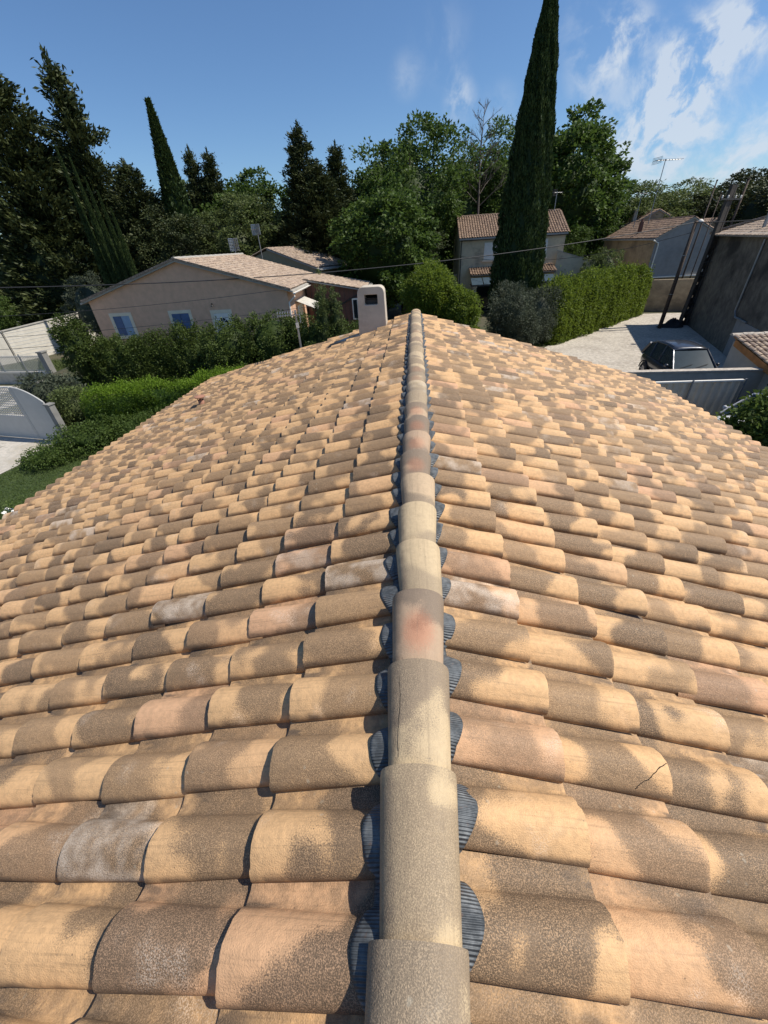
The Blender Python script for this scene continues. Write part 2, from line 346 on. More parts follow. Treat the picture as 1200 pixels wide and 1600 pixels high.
# ground materials
def ground_mat(name, c0, c1, c2, s1, s2, bump=0.5, bs=40, t=(0.45, 0.6)):
    m_, nt, b = newmat(name); P = pos(nt)
    a = nt.noise(P, s1, 5.0, 0.6); d = nt.noise(P, s2, 4.0, 0.7)
    c = nt.mix(nt.rng(a, t[0], t[1]), c0, c1); c = nt.mix(nt.rng(d, 0.42, 0.68), c, c2)
    g1 = nt.noise(P, 5.0, 8.0, 0.8); c = nt.mix(nt.rng(g1, 0.45, 0.62, 0.0, 0.6), c, tuple(x*0.45 for x in c1))
    nt.put(b.inputs['Base Color'], c); b.inputs['Roughness'].default_value = 0.95
    nt.put(b.inputs['Normal'], nt.bump(nt.noise(P, bs, 4.0, 0.7), bump, 0.03)); return m_
MT['soil'] = ground_mat('soil_and_dry_grass', (0.055, 0.062, 0.025), (0.10, 0.085, 0.05), (0.05, 0.06, 0.022), 0.35, 3.0)
MT['lawn'] = ground_mat('lawn', (0.050, 0.085, 0.020), (0.085, 0.125, 0.032), (0.040, 0.062, 0.016), 0.9, 12.0, 1.0, 60)
MT['gravel'] = ground_mat('compacted_gravel', (0.52, 0.465, 0.385), (0.41, 0.36, 0.295), (0.58, 0.53, 0.45), 0.45, 3.5, 0.8, 30)
MT['verge'] = ground_mat('dry_verge', (0.16, 0.125, 0.075), (0.10, 0.095, 0.045), (0.22, 0.18, 0.12), 1.5, 14.0, 1.0, 30)
MT['drive'] = ground_mat('pale_driveway', (0.52, 0.48, 0.42), (0.40, 0.36, 0.29), (0.60, 0.57, 0.51), 0.7, 5.0, 0.6, 30)

# ================================================================ the roof we stand above
APEX_Z = 5.015
def tile_field(name, mat, parent, apex, d, v, n, first_low, expo, ncourse, pitch, nroll, v0, overlap=0.06,
               rollw=0.77, hgt=0.074, lift=0.026, thick=0.016, na=22, nu=5, seed=0, jit=1.0, keep=None, flare=0.16, taper=0.12, shear=0.20):
    """separate overlapping tiles as one mesh (surface pattern of one slope)"""
    rs = np.random.RandomState(seed)
    apex, d, v, n = (np.array(a, float) for a in (apex, d, v, n))
    L = expo + overlap
    fr = np.linspace(0, 1, na)**1.0
    rw = rollw*pitch
    pv = np.concatenate([rw*(0.5-0.5*np.cos(np.pi*np.linspace(0, 1, na))), np.linspace(rw, pitch+0.018, 5)[1:]])
    ph = np.where(pv < rw, hgt*np.sin(np.pi*np.clip(pv/rw, 0, 1))**0.60, 0.0)
    ph = np.where(pv > rw, -0.009*np.sin(np.pi*(pv-rw)/(pitch-rw+0.018)), ph)
    lip = 0.010*np.clip(1-pv/(0.12*pitch), 0, 1)   # near foot rides over the neighbouring pan
    ph = ph + lip
    us = np.concatenate([np.linspace(0, 0.97, nu), [1.0]])
    U = np.repeat(us, len(pv)); Vv = np.tile(pv, len(us)); H = np.tile(ph, len(us))
    roll = np.tile((pv < rw).astype(float), len(us))
    H = H*(1-flare+1.3*flare*U)
    Vv = np.where(roll > 0, rw/2+(Vv-rw/2)*(1-taper+taper*U*1.15), Vv)
    Hs = H.copy(); H = H + 0.002 + lift*U
    H = H - np.where(U > 0.985, 0.0022, 0)
    Uu = U*L - shear*Hs
    na_, nu_ = len(pv), len(us)
    idx = np.arange(na_*nu_).reshape(nu_, na_)
    F = np.stack([idx[:-1, :-1], idx[:-1, 1:], idx[1:, 1:], idx[1:, :-1]], -1).reshape(-1, 4)
    # front lip and near-side foot lip (own vertices, sharp)
    b = na_*nu_
    ft = idx[-1]; U2 = np.concatenate([U[ft], U[ft]]); V2 = np.concatenate([Vv[ft], Vv[ft]])
    H2 = np.concatenate([H[ft], H[ft]-thick]); Uo2 = np.concatenate([Uu[ft], Uu[ft]-0.001])
    k = len(ft); i2 = np.arange(k) + b
    F2 = np.stack([i2[:-1], i2[1:], i2[1:]+k, i2[:-1]+k], -1)
    b2 = b+2*k; sd = idx[:, 0]
    U3 = np.concatenate([U[sd], U[sd]]); V3 = np.concatenate([Vv[sd], Vv[sd]+0.001]); H3 = np.concatenate([H[sd], H[sd]-thick]); Uo3 = np.concatenate([Uu[sd], Uu[sd]])
    k3 = len(sd); i3 = np.arange(k3)+b2
    F3 = np.stack([i3[:-1], i3[1:], i3[1:]+k3, i3[:-1]+k3], -1)
    TU = np.concatenate([U, U2, U3]); TV = np.concatenate([Vv, V2, V3]); TH = np.concatenate([H, H2, H3]); TUo = np.concatenate([Uu, Uo2, Uo3])
    TF = np.concatenate([F, F2, F3])
    nvt = len(TU); EI = np.full(nvt, -1); EI[ft] = np.arange(k); EI[b:b+k] = np.arange(k); EI[b+k:b+2*k] = np.arange(k)
    VS = []; FS = []; RN = []; TT = []
    cnt = 0
    for c in range(ncourse):
        low = first_low + c*expo; up = low - L
        cj = rs.normal(0, 0.0015*jit)
        for r in range(nroll):
            a = v0 + r*pitch
            if keep is not None and not keep(low-expo*0.5, a+pitch*0.35): continue
            ju = rs.normal(0, 0.0028*jit)+cj; jv = rs.normal(0, 0.0022*jit); jh = abs(rs.normal(0, 0.0018*jit)); ja = rs.normal(0, 0.006*jit)
            jt = rs.normal(0, 0.003*jit)
            chip = rs.normal(0, 0.0011, k); chip[rs.randint(0, k)] -= 0.006*(rs.rand() < 0.10)
            u_ = TUo + up + ju + np.where(EI >= 0, chip[EI], 0.0); v_ = TV + a + jv + ja*(TUo-L*0.5)
            h_ = TH + jh + jt*TU
            P_ = apex + u_[:, None]*d + v_[:, None]*v + h_[:, None]*n
            VS.append(P_); FS.append(TF + cnt*nvt)
            rr = rs.rand(3); RN.append(np.tile(rr, (nvt, 1)))
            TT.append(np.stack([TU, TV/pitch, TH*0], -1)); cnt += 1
    V_ = np.concatenate(VS); F_ = np.concatenate(FS)
    # orient faces upward
    p = V_[F_[0]]; nn = np.cross(p[1]-p[0], p[2]-p[0])
    if nn @ n < 0: F_ = F_[:, ::-1]
    return np_mesh(name, V_, F_, mat, parent, True, {'trnd': np.concatenate(RN), 'tuv': np.concatenate(TT)})

AL, AR = R(16.5), R(17.0)
PITCH = 0.2134; EXL, EXR = 0.358, 0.366
Y0, NR = -2.95, 58
house = empty('house', (0, 3, 0), 0, 'large house filling the foreground with sand coloured clay tile roof and round ridge', 'house')
house_inv = Matrix.Translation((0, -3, 0))
def under(o, parent=house):
    """parts are modelled in world space: keep them there"""
    o.parent = parent; o.matrix_parent_inverse = parent.matrix_world.inverted() if parent.matrix_world != Matrix() else Matrix.Translation(-parent.location)
    return o
dL = (-math.cos(AL), 0, -math.sin(AL)); nL = (-math.sin(AL), 0, math.cos(AL))
dR = (math.cos(AR), 0, -math.sin(AR)); nR = (math.sin(AR), 0, math.cos(AR))
v0L = 0.047 + PITCH*round((Y0-0.047)/PITCH); v0R = 0.109 + PITCH*round((Y0-0.109)/PITCH)
YEND = v0L + NR*PITCH
NCL, NCR = 18, 15
VERGE = 0.36          # the left gable end runs out at an angle
def yverge(u): return YEND + 0.12 + VERGE*u
slopeL = under(tile_field('roof_slope', MT['tile'], None, (0, 0, APEX_Z), dL, (0, 1, 0), nL, 0.473, EXL, NCL, PITCH, NR+14, v0L, seed=31, jit=1.8, keep=lambda u, a: a < yverge(u)-0.08))
slopeR = under(tile_field('roof_slope', MT['tile'], None, (0, 0, APEX_Z), dR, (0, 1, 0), nR, 0.473, EXR, NCR, PITCH, NR, v0R, seed=47, jit=1.8))
slopeL['label'] = 'left roof slope of ochre and grey flamed clay tiles'; slopeR['label'] = 'right roof slope of ochre and grey flamed clay tiles'
UL = 0.473+EXL*(NCL-1); UR = 0.473+EXR*(NCR-1)
# decking under the tiles
def P3(s, u, y, h):
    d, n = (dL, nL) if s < 0 else (dR, nR)
    return (d[0]*u+n[0]*h, y, APEX_Z + d[2]*u + n[2]*h)
mb = MB()
for s, U_ in ((-1, UL), (1, UR)):
    y0, y1, y2 = Y0+0.02, YEND-0.03, (yverge(U_)-0.12 if s < 0 else YEND-0.03)
    vs = [P3(s, 0.0, y0, -0.02), P3(s, U_-0.05, y0, -0.02), P3(s, U_-0.05, y2, -0.02), P3(s, 0.0, y1, -0.02),
          P3(s, 0.0, y0, -0.12), P3(s, U_-0.05, y0, -0.12), P3(s, U_-0.05, y2, -0.12), P3(s, 0.0, y1, -0.12)]
    mb.add(vs, [(0,1,2,3),(4,7,6,5),(0,4,5,1),(1,5,6,2),(2,6,7,3),(3,7,4,0)])
under(mb.build('roof_deck', MT['concrete']))
# house body
xl = P3(-1, UL-0.45, 0, 0)[0]; zl = P3(-1, UL-0.45, 0, -0.125)[2]; xr = P3(1, UR-0.45, 0, 0)[0]; zr = P3(1, UR-0.45, 0, -0.125)[2]
mb = MB(); pr_ = [(xl, -0.3), (xr, -0.3), (xr, zr), (0, APEX_Z-0.14), (xl, zl)]
fy = [yverge(UL-0.45)-0.35, YEND-0.28, YEND-0.28, YEND-0.28, yverge(UL-0.45)-0.35]
vs = [(x, Y0+0.25, z) for x, z in pr_] + [(x, y, z) for (x, z), y in zip(pr_, fy)] + [(0, YEND-0.28, -0.3), (0, Y0+0.25, -0.3)]
mb.add(vs, [(0, 11, 1, 2, 3, 4), (5, 9, 8, 10), (10, 8, 7, 6), (0, 4, 9, 5), (4, 3, 8, 9), (3, 2, 7, 8), (2, 1, 6, 7), (0, 5, 10, 11), (11, 10, 6, 1)])
under(mb.build('wall', MT['stucco_house']))
for s, U_ in ((-1, UL), (1, UR)):
    p = Vector(P3(s, U_+0.02, 0, -0.045)); mb = MB()
    pr = [(0.065*math.cos(t), 0.065*math.sin(t)) for t in np.linspace(math.pi, 2*math.pi, 9)] + [(0.055*math.cos(t), 0.055*math.sin(t)) for t in np.linspace(2*math.pi, math.pi, 9)]
    mb.prism(pr, (p.x, Y0+0.05, p.z), (1, 0, 0), (0, 0, 1), (0, 1, 0), (yverge(U_) if s < 0 else YEND)-Y0-0.1)
    under(mb.build('gutter', MT['metal_grey']))
# pleated flashing under the ridge tiles, draped over the rolls, scalloped outer edge
for s, v0, seed in ((-1, v0L, 1), (1, v0R, 2)):
    ys = np.arange(Y0+0.05, YEND-0.06, 0.0055); q = ((ys - v0) % PITCH)/PITCH
    rs = np.random.RandomState(seed)
    wob = np.interp(ys, np.arange(Y0, YEND+0.3, 0.11), rs.normal(0, 0.009, int((YEND-Y0+0.3)/0.11)+2)[:len(np.arange(Y0, YEND+0.3, 0.11))])
    bmp = np.clip(np.sin(np.pi*np.clip(q/0.78, 0, 1)), 0, 1)**0.8
    hh = 0.074*np.where(q < 0.77, np.sin(np.pi*np.clip(q/0.77, 0, 1))**0.60, 0)
    ext = 0.108 + 0.028*bmp + wob
    ts = np.linspace(0, 1, 9)
    V_ = []
    for t in ts:
        u = 0.045 + (ext-0.045)*t
        fol = np.clip(0.70+0.30*t, 0, 1)
        h = hh*fol + 0.004*np.sin(ys*61+t*5+s)*np.sin(ys*23.7)*t + 0.012 + 0.012*(1-t) - 0.004*t*t
        d, n = (dL, nL) if s < 0 else (dR, nR)
        V_.append(np.stack([d[0]*u+n[0]*h, ys, APEX_Z + d[2]*u + n[2]*h], -1))
    V_ = np.array(V_); nt_, ny = V_.shape[:2]
    idx = np.arange(nt_*ny).reshape(nt_, ny)
    F = np.stack([idx[:-1, :-1], idx[1:, :-1], idx[1:, 1:], idx[:-1, 1:]], -1).reshape(-1, 4)
    o = under(np_mesh('ridge_flashing', V_.reshape(-1, 3), F, MT['flashing'], None, True))
    md = o.modifiers.new('thick', 'SOLIDIFY'); md.thickness = 0.0015; md.offset = 0
# mortar bed closing the ridge core
mb = MB(); mb.prism([(-0.06, APEX_Z-0.05), (0.06, APEX_Z-0.05), (0.04, APEX_Z+0.075), (-0.04, APEX_Z+0.075)], (0, Y0+0.06, 0), (1, 0, 0), (0, 0, 1), (0, 1, 0), YEND-Y0-0.12)
under(mb.build('ridge_bedding', MT['concrete_dark']))
# ridge tiles: wide end away from the camera, lying over the narrow end of the next one
RP = 0.33; RL = 0.40; yfar0 = 0.145
rs = np.random.RandomState(5)
nprof = 24
def ridge_tile(yfar, i):
    V_ = []; tt = []
    wide, nar = 0.110, 0.0865
    us = np.array([0, 0.03, 0.25, 0.5, 0.75, 0.97, 1.0])    # 0 = near (narrow) end, 1 = far (wide) end
    jx, jz, jr = rs.normal(0, 0.004), rs.normal(0, 0.0022), rs.normal(0, 0.016)
    r3 = rs.rand(3)
    for layer in (0, 1):
        for u in us:
            r = nar + (wide-nar)*u - (0.011 if layer else 0) - (0.0015 if u in (0.0, 1.0) and not layer else 0)
            zb = 5.15 - 0.058 + 0.004*u
            ztop = (5.15-0.027) + 0.027*u - (0.011 if layer else 0) - (0.0015 if u in (0.0, 1.0) and not layer else 0)
            for k in range(nprof+1):
                t = math.pi*k/nprof
                x = r*math.cos(t); z = (ztop-zb+0.030)*math.sin(t)**0.85 + zb - 0.030
                y = yfar - RL*(1-u)
                x2 = x + jx + jr*(y-yfar)
                V_.append((x2, y, z+jz)); tt.append((1-u, k/nprof, 0))
    n1 = nprof+1; m1 = len(us); idx = np.arange(2*m1*n1).reshape(2, m1, n1)
    o, q = idx[0], idx[1]; F = []
    F.append(np.stack([o[:-1, :-1], o[:-1, 1:], o[1:, 1:], o[1:, :-1]], -1).reshape(-1, 4))
    F.append(np.stack([q[:-1, :-1], q[1:, :-1], q[1:, 1:], q[:-1, 1:]], -1).reshape(-1, 4))
    V_ = np.array(V_); tt = np.array(tt); nv = len(V_)
    def strip(a, b_, rev):
        base = strip.n; strip.V.append(V_[a]); strip.V.append(V_[b_]); strip.T.append(tt[a]); strip.T.append(tt[b_]); k = len(a)
        A = np.arange(k)+base; B = A+k; strip.n += 2*k
        f = np.stack([A[:-1], A[1:], B[1:], B[:-1]], -1); F.append(f[:, ::-1] if rev else f)
    strip.n = nv; strip.V = [V_]; strip.T = [tt]
    strip(o[-1], q[-1], False); strip(o[0], q[0], True); strip(o[:, 0], q[:, 0], True); strip(o[:, -1], q[:, -1], False)
    V_ = np.concatenate(strip.V); tt = np.concatenate(strip.T)
    red = np.zeros(3)
    if i in (3,): red = np.array([1.0, 0, 0.7])
    elif i in (1,): red = np.array([0, 0.0, 0])
    elif i in (0, 2): red = np.array([0, 0.12, 0])
    elif i in (7, 8, 9, 10): red = np.array([0.5, 0, 0.6])
    elif i in (4, 5, 6, 11): red = np.array([0, 0.2, 0])
    elif i > 11: red = np.array([0.15*(rs.rand() > 0.8), 0.45*rs.rand(), 0.25*rs.rand()])
    return under(np_mesh('ridge_tile', V_, np.concatenate(F), MT['ridge'], None, True,
                 {'trnd': np.tile(r3, (len(V_), 1)), 'tuv': tt, 'tred': np.tile(red, (len(V_), 1))}))
i = -9
while yfar0 + RP*i < YEND + 0.05:
    yf = yfar0 + RP*i
    if yf > Y0+0.3:
        rt = ridge_tile(yf, i)
        if i == 3: rt['label'] = 'brown ridge tile with an orange red blotch'
    i += 1
yl = yf
# rounded end stop at the far end of the ridge
# ---------------- chimney (part of the house) : rounded masonry hood with smoke slot
def rrect(w0, w1, h, r, n=8):
    pts = [(-w0/2, 0), (w0/2, 0)]
    for k in range(n+1):
        t = math.pi/2*k/n; pts.append((w1/2-r+r*math.cos(t), h-r+r*math.sin(t)))
    for k in range(n+1):
        t = math.pi/2+math.pi/2*k/n; pts.append((-w1/2+r+r*math.cos(t), h-r+r*math.sin(t)))
    return pts
CHX, CHY, CHZ, CHH = -0.925, 9.03, 4.45, 1.19
outer = rrect(0.63, 0.56, CHH, 0.12)
me = bpy.data.meshes.new('chimney')
import bmesh
bm = bmesh.new()
# front ring with slot hole
def ring(pts, y): return [bm.verts.new((CHX+p, y, CHZ+q)) for p, q in pts]
N_ = len(outer); 
hw, h0, h1 = 0.135, CHH-0.33, CHH-0.145
def hole_pt(p, q):
    # nearest point on rounded slot by direction from the slot centre
    c = (h0+h1)/2; dx, dy = p, q-c
    s = max(abs(dx)/hw, abs(dy)/((h1-h0)/2)); x, y = dx/s, dy/s
    return (x, c+y)
dens = []
for a, b_ in zip(outer, outer[1:]+outer[:1]):
    k = max(1, int(math.dist(a, b_)/0.05))
    for j in range(k): dens.append((a[0]+(b_[0]-a[0])*j/k, a[1]+(b_[1]-a[1])*j/k))
inner = [hole_pt(*p) for p in dens]
D = 0.42
rings = [ring(dens, CHY), ring(inner, CHY), ring(inner, CHY+D), ring(dens, CHY+D)]
K = len(dens)
for a, b_ in ((0, 1), (1, 2), (2, 3), (3, 0)):
    A, B = rings[a], rings[b_]
    for k in range(K):
        try: bm.faces.new((A[k], A[(k+1) % K], B[(k+1) % K], B[k]))
        except ValueError: pass
bmesh.ops.recalc_face_normals(bm, faces=bm.faces)
bm.to_mesh(me); bm.free(); me.materials.append(MT['stucco_house'])
ch = bpy.data.objects.new('chimney', me); sc.collection.objects.link(ch); under(ch)
md = ch.modifiers.new('bevel', 'BEVEL'); md.width = 0.012; md.segments = 2; md.limit_method = 'ANGLE'; md.angle_limit = R(50)
mb = MB(); mb.box(CHX-0.12, CHX+0.12, CHY+0.14, CHY+0.30, CHZ+h0-0.02, CHZ+h0+0.085); mb.tube([(CHX-0.13, CHY+0.10, CHZ+h0+0.11), (CHX+0.13, CHY+0.10, CHZ+h0+0.11)], 0.008)
fl = mb.build('flue', MT['dark_metal']); under(fl)
mb = MB(); mb.box(CHX-0.16, CHX+0.16, CHY+0.33, CHY+0.36, CHZ+h0-0.03, CHZ+h1+0.03); under(mb.build('slot_dark_backing', MT['black']))  # black panel added behind the slot to keep its inside dark
# flashing slab left of the chimney
mb = MB(); n_ = Vector(nL)
a = P3(-1, 1.30, 9.10, 0.05); mb.box(-0.30, 0.30, -0.16, 0.16, 0, 0.022, Matrix.Translation(Vector(P3(-1, 1.62, 9.22, 0.062))) @ Matrix.Rotation(-AL, 4, 'Y'))
under(mb.build('chimney_flashing', MT['concrete']))
# ---------------- clay vent on the left slope
vx, vy = -4.55, 7.75
vz = APEX_Z + vx*math.tan(AL)*1.0 + 0.02
vent = MB().lathe([(0.060, -0.05), (0.060, 0.15), (0.052, 0.15), (0.052, 0.0)], (vx, vy, vz), 20).build('vent_pipe', MT['terracotta'], smooth=True); under(vent)
mb = MB().lathe([(0.105, 0.205), (0.112, 0.215), (0.108, 0.228), (0.03, 0.245), (0.001, 0.247)], (vx, vy, vz), 20)
for k in range(4):
    t = math.pi/4+math.pi/2*k; mb.box(-0.006, 0.006, -0.012, 0.012, 0.14, 0.212, Matrix.Translation((vx+0.055*math.cos(t), vy+0.055*math.sin(t), vz)) @ Matrix.Rotation(t, 4, 'Z'))
cap = mb.build('vent_cap', MT['terracotta'], smooth=False)
cap.parent = vent; cap.matrix_parent_inverse = Matrix.Identity(4)
# fine crack across one tile of the right slope
from mathutils.bvhtree import BVHTree
def hairline(o, pts, dirn, r):
    bpy.context.view_layer.update(); me = o.data
    bvh = BVHTree.FromPolygons([v.co.copy() for v in me.vertices], [tuple(p.vertices) for p in me.polygons]); out = []
    for a, b_ in zip(pts, pts[1:]):
        for k in range(6):
            q = Vector(a).lerp(Vector(b_), k/6) + Vector((random.uniform(-1, 1), random.uniform(-1, 1), 0))*0.0015
            h = bvh.ray_cast(q - Vector(dirn)*0.4, Vector(dirn))
            if h[0] is not None: out.append(h[0])
    mb = MB(); mb.tube(out, [r*(0.5+0.7*random.random()) for _ in out], 4); return mb
cr_u = [(0.712, 0.553), (0.726, 0.563), (0.762, 0.582), (0.792, 0.607), (0.834, 0.627)]
pts = [P3(1, u, y, 0.0) for u, y in cr_u]
under(hairline(slopeR, pts, tuple(-c for c in nR), 0.0016).build('crack', MT['black']))
for ch_ in list(house.children):
    if ch_.name.startswith('ridge_tile') and abs(max(v.co.y for v in ch_.data.vertices)-(yfar0+2*RP)) < 0.03:
        under(hairline(ch_, [(-0.057, 0.50, 5.2), (-0.058, 0.58, 5.2), (-0.055, 0.67, 5.2), (-0.061, 0.76, 5.2)], (0, 0, -1), 0.0009).build('ridge_crack', MT['black']))

# ================================================================ ground
def S_(t): t = max(0.0, min(1.0, t)); return t*t*(3-2*t)
def gh(x, y): return 1.3*S_((y-17.5)/6)*S_((-x-2)/4)*S_((x+25)/4)*S_((60-y)/10)
def ground_sheet(name, mat, poly, dz, res=1.0, edge_jit=0.0, seed=0, label=None):
    """polygon sheet following the terrain dz above it"""
    xs = [p[0] for p in poly]; ys = [p[1] for p in poly]
    rs = random.Random(seed)
    P_ = []
    k = len(poly)
    for i in range(k):
        a, b_ = poly[i], poly[(i+1) % k]; n = max(1, int(math.dist(a, b_)/res))
        for j in range(n):
            t = j/n; P_.append((a[0]+(b_[0]-a[0])*t + rs.uniform(-1, 1)*edge_jit, a[1]+(b_[1]-a[1])*t + rs.uniform(-1, 1)*edge_jit))
    bm = bmesh.new(); vs = [bm.verts.new((x, y, 0)) for x, y in P_]
    f = bm.faces.new(vs); bmesh.ops.triangulate(bm, faces=[f])
    for it in range(3 if res < 2 else 0):
        es = [e for e in bm.edges if e.calc_length() > 1.5 and not e.is_boundary]
        if not es: break
        bmesh.ops.subdivide_edges(bm, edges=es, cuts=1); bmesh.ops.triangulate(bm, faces=bm.faces[:])
    for v in bm.verts: v.co.z = gh(v.co.x, v.co.y) + dz
    bmesh.ops.recalc_face_normals(bm, faces=bm.faces)
    if sum(f.normal.z for f in bm.faces) < 0: bmesh.ops.reverse_faces(bm, faces=bm.faces[:])
    me = bpy.data.meshes.new(name); bm.to_mesh(me); bm.free(); me.materials.append(mat)
    o = bpy.data.objects.new(name, me); sc.collection.objects.link(o); o['kind'] = 'structure'; return o
gx = np.concatenate([[-1500, -600, -250, -120, -80], np.arange(-60, 61, 1.5), [80, 120, 250, 600, 1500]])
gy = np.concatenate([[-1500, -500, -150, -60, -30], np.arange(-15, 75, 1.5), [90, 130, 250, 600, 1500]])
GX, GY = np.meshgrid(gx, gy)
GZ = np.vectorize(gh)(GX, GY)
idx = np.arange(GX.size).reshape(GX.shape)
F = np.stack([idx[:-1, :-1], idx[:-1, 1:], idx[1:, 1:], idx[1:, :-1]], -1).reshape(-1, 4)
g = np_mesh('ground', np.stack([GX.ravel(), GY.ravel(), GZ.ravel()], -1), F, MT['soil'], None, True); g['kind'] = 'structure'
ground_sheet('lawn', MT['lawn'], [(-15.3, 13.6), (-15.55, 11.4), (-15.65, 8.2), (-15.5, 2), (-5.2, 2), (-5.2, 14), (-8, 16), (-13.8, 14.6)], 0.012, 0.7, 0.08, 1)
ground_sheet('driveway', MT['drive'], [(-30, 16.2), (-19.3, 15.6), (-15.4, 14.75), (-15.5, 13.4), (-15.7, 11.4), (-15.8, 8.0), (-15.6, -2), (-24, -2), (-30, 4)], 0.006, 0.7, 0.10, 2)
ground_sheet('dirt_track', MT['verge'], [(-17.9, 14.1), (-19.6, 12.7), (-22.5, 10.6), (-23.5, 10.4), (-21.6, 12.4), (-18.8, 14.0)], 0.011, 0.4, 0.12, 6)
ground_sheet('pavement', MT['drive'], [(-46, 26), (-31, 24.3), (-23.2, 23.3), (-19.0, 18.2), (-16.9, 15.4), (-19.2, 15.65), (-30, 16.3), (-46, 18.5)], 0.005, 1, 0.03, 3)
ground_sheet('gravel_road', MT['gravel'], [(7.2, 26.2), (9.2, 29.3), (12.6, 33.2), (15.5, 37.1), (17.8, 39.2), (20.2, 40.15), (23.6, 39.6), (27, 38), (24, 18.0), (20, 16.3), (5.2, 16.3), (5.6, 22)], 0.006, 0.8, 0.10, 4)
ground_sheet('verge', MT['verge'], [(6.8, 27.0), (8.9, 29.9), (12.2, 33.8), (15.1, 37.8), (17.4, 39.9), (20.1, 40.9), (20.6, 42), (17.5, 43), (9, 34), (5.2, 29.5)], 0.010, 0.6, 0.16, 5)

# ================================================================ vegetation
def rot_basis(d, rs):
    d = d/np.maximum(1e-6, np.linalg.norm(d, axis=1))[:, None]
    r = rs.normal(size=d.shape); x = np.cross(d, r); x /= np.maximum(1e-6, np.linalg.norm(x, axis=1))[:, None]
    return d, x, np.cross(d, x)
def leaf_quads(C, D, L, W, rs, fold=0.25):
    """rhombic leaves: centre base C, direction D, length L, width W"""
    d, x, y = rot_basis(D, rs); n = len(C)
    L = L*(0.7+0.6*rs.rand(n)); W = W*(0.7+0.6*rs.rand(n))
    a = C - d*(L*0.5)[:, None]; t = C + d*(L*0.5)[:, None]
    l = C + x*(W*0.5)[:, None] + y*(W*fold)[:, None]; r = C - x*(W*0.5)[:, None] + y*(W*fold)[:, None]
    V = np.stack([a, l, t, r], 1).reshape(-1, 3); F = np.arange(4*n).reshape(n, 4)
    lr = np.repeat(rs.rand(n), 4)
    return V, F, lr
def join(parts):
    V, F, A = [], [], []; b = 0
    for v, f, a in parts: V.append(v); F.append(f+b); A.append(a); b += len(v)
    return np.concatenate(V), np.concatenate(F), np.concatenate(A)
def blob_leaves(ells, nclump, per, rc, L, W, rs, inner=0.12, squash=0.8):
    vol = np.array([(e[3]*e[4]*e[5])**(2/3) for e in ells]); pr = vol/vol.sum()
    Cs = []
    tries = 0
    while len(Cs) < nclump and tries < nclump*8:
        tries += 1
        e = ells[rs.choice(len(ells), p=pr)]; v = rs.normal(size=3); v /= np.linalg.norm(v)
        rad = 1.0 if rs.rand() > inner else rs.rand()**0.5
        rad *= 1+rs.normal()*0.06
        p = np.array(e[:3]) + v*np.array(e[3:6])*rad
        if rad > 0.9:
            ok = True
            for o in ells:
                if o is e: continue
                if np.linalg.norm((p-np.array(o[:3]))/np.array(o[3:6])) < 0.80: ok = False; break
            if not ok: continue
        Cs.append(np.concatenate([p, v]))
    Cs = np.array(Cs); n = len(Cs)
    rcl = rc*(0.6+0.8*rs.rand(n))
    k = np.repeat(np.arange(n), per)
    q = rs.normal(size=(n*per, 3)); q /= np.linalg.norm(q, axis=1)[:, None]
    q = q*(rs.rand(n*per)**0.4)[:, None]; q[:, 2] *= squash
    P = Cs[k, :3] + q*rcl[k][:, None]
    D = q*0.8 + Cs[k, 3:]*0.5 + rs.normal(size=q.shape)*0.5; D[:, 2] -= 0.15
    return leaf_quads(P, D, L, W, rs)
def core(ells, f=0.72, n=10):
    """opaque inner mass made of rough spheres"""
    out = []
    for e in ells:
        th = np.linspace(0, 2*np.pi, n, endpoint=False); ph = np.linspace(0.05, np.pi-0.05, n)
        T, Pp = np.meshgrid(th, ph)
        x = e[0]+e[3]*f*np.sin(Pp)*np.cos(T); y = e[1]+e[4]*f*np.sin(Pp)*np.sin(T); z = e[2]+e[5]*f*np.cos(Pp)
        idx = np.arange(n*n).reshape(n, n)
        F = np.stack([idx[:-1, :], idx[1:, :], np.roll(idx, -1, 1)[1:, :], np.roll(idx, -1, 1)[:-1, :]], -1).reshape(-1, 4)
        out.append((np.stack([x.ravel(), y.ravel(), z.ravel()], -1), F, np.zeros(n*n)))
    return out
def limbs(h, r, nb, rs, spread, top=0.75, gnarl=0.06):
    mb = MB(); pts = []; rad = []
    x = y = 0
    for i in range(7):
        t = i/6; pts.append((x, y, h*top*t)); rad.append(r*(1-0.75*t)+0.01); x += rs.normal()*gnarl*h*0.1; y += rs.normal()*gnarl*h*0.1
    mb.tube(pts, rad, 9)
    for b in range(nb):
        i = rs.randint(2, 6); p = Vector(pts[i]); a = rs.rand()*6.28; l = spread*(0.5+0.4*rs.rand())
        q = [p, p+Vector((math.cos(a)*l*0.45, math.sin(a)*l*0.45, l*0.4)), p+Vector((math.cos(a)*l, math.sin(a)*l, l*0.75))]
        mb.tube(q, [rad[i]*0.6, rad[i]*0.35, rad[i]*0.1], 6)
    return mb

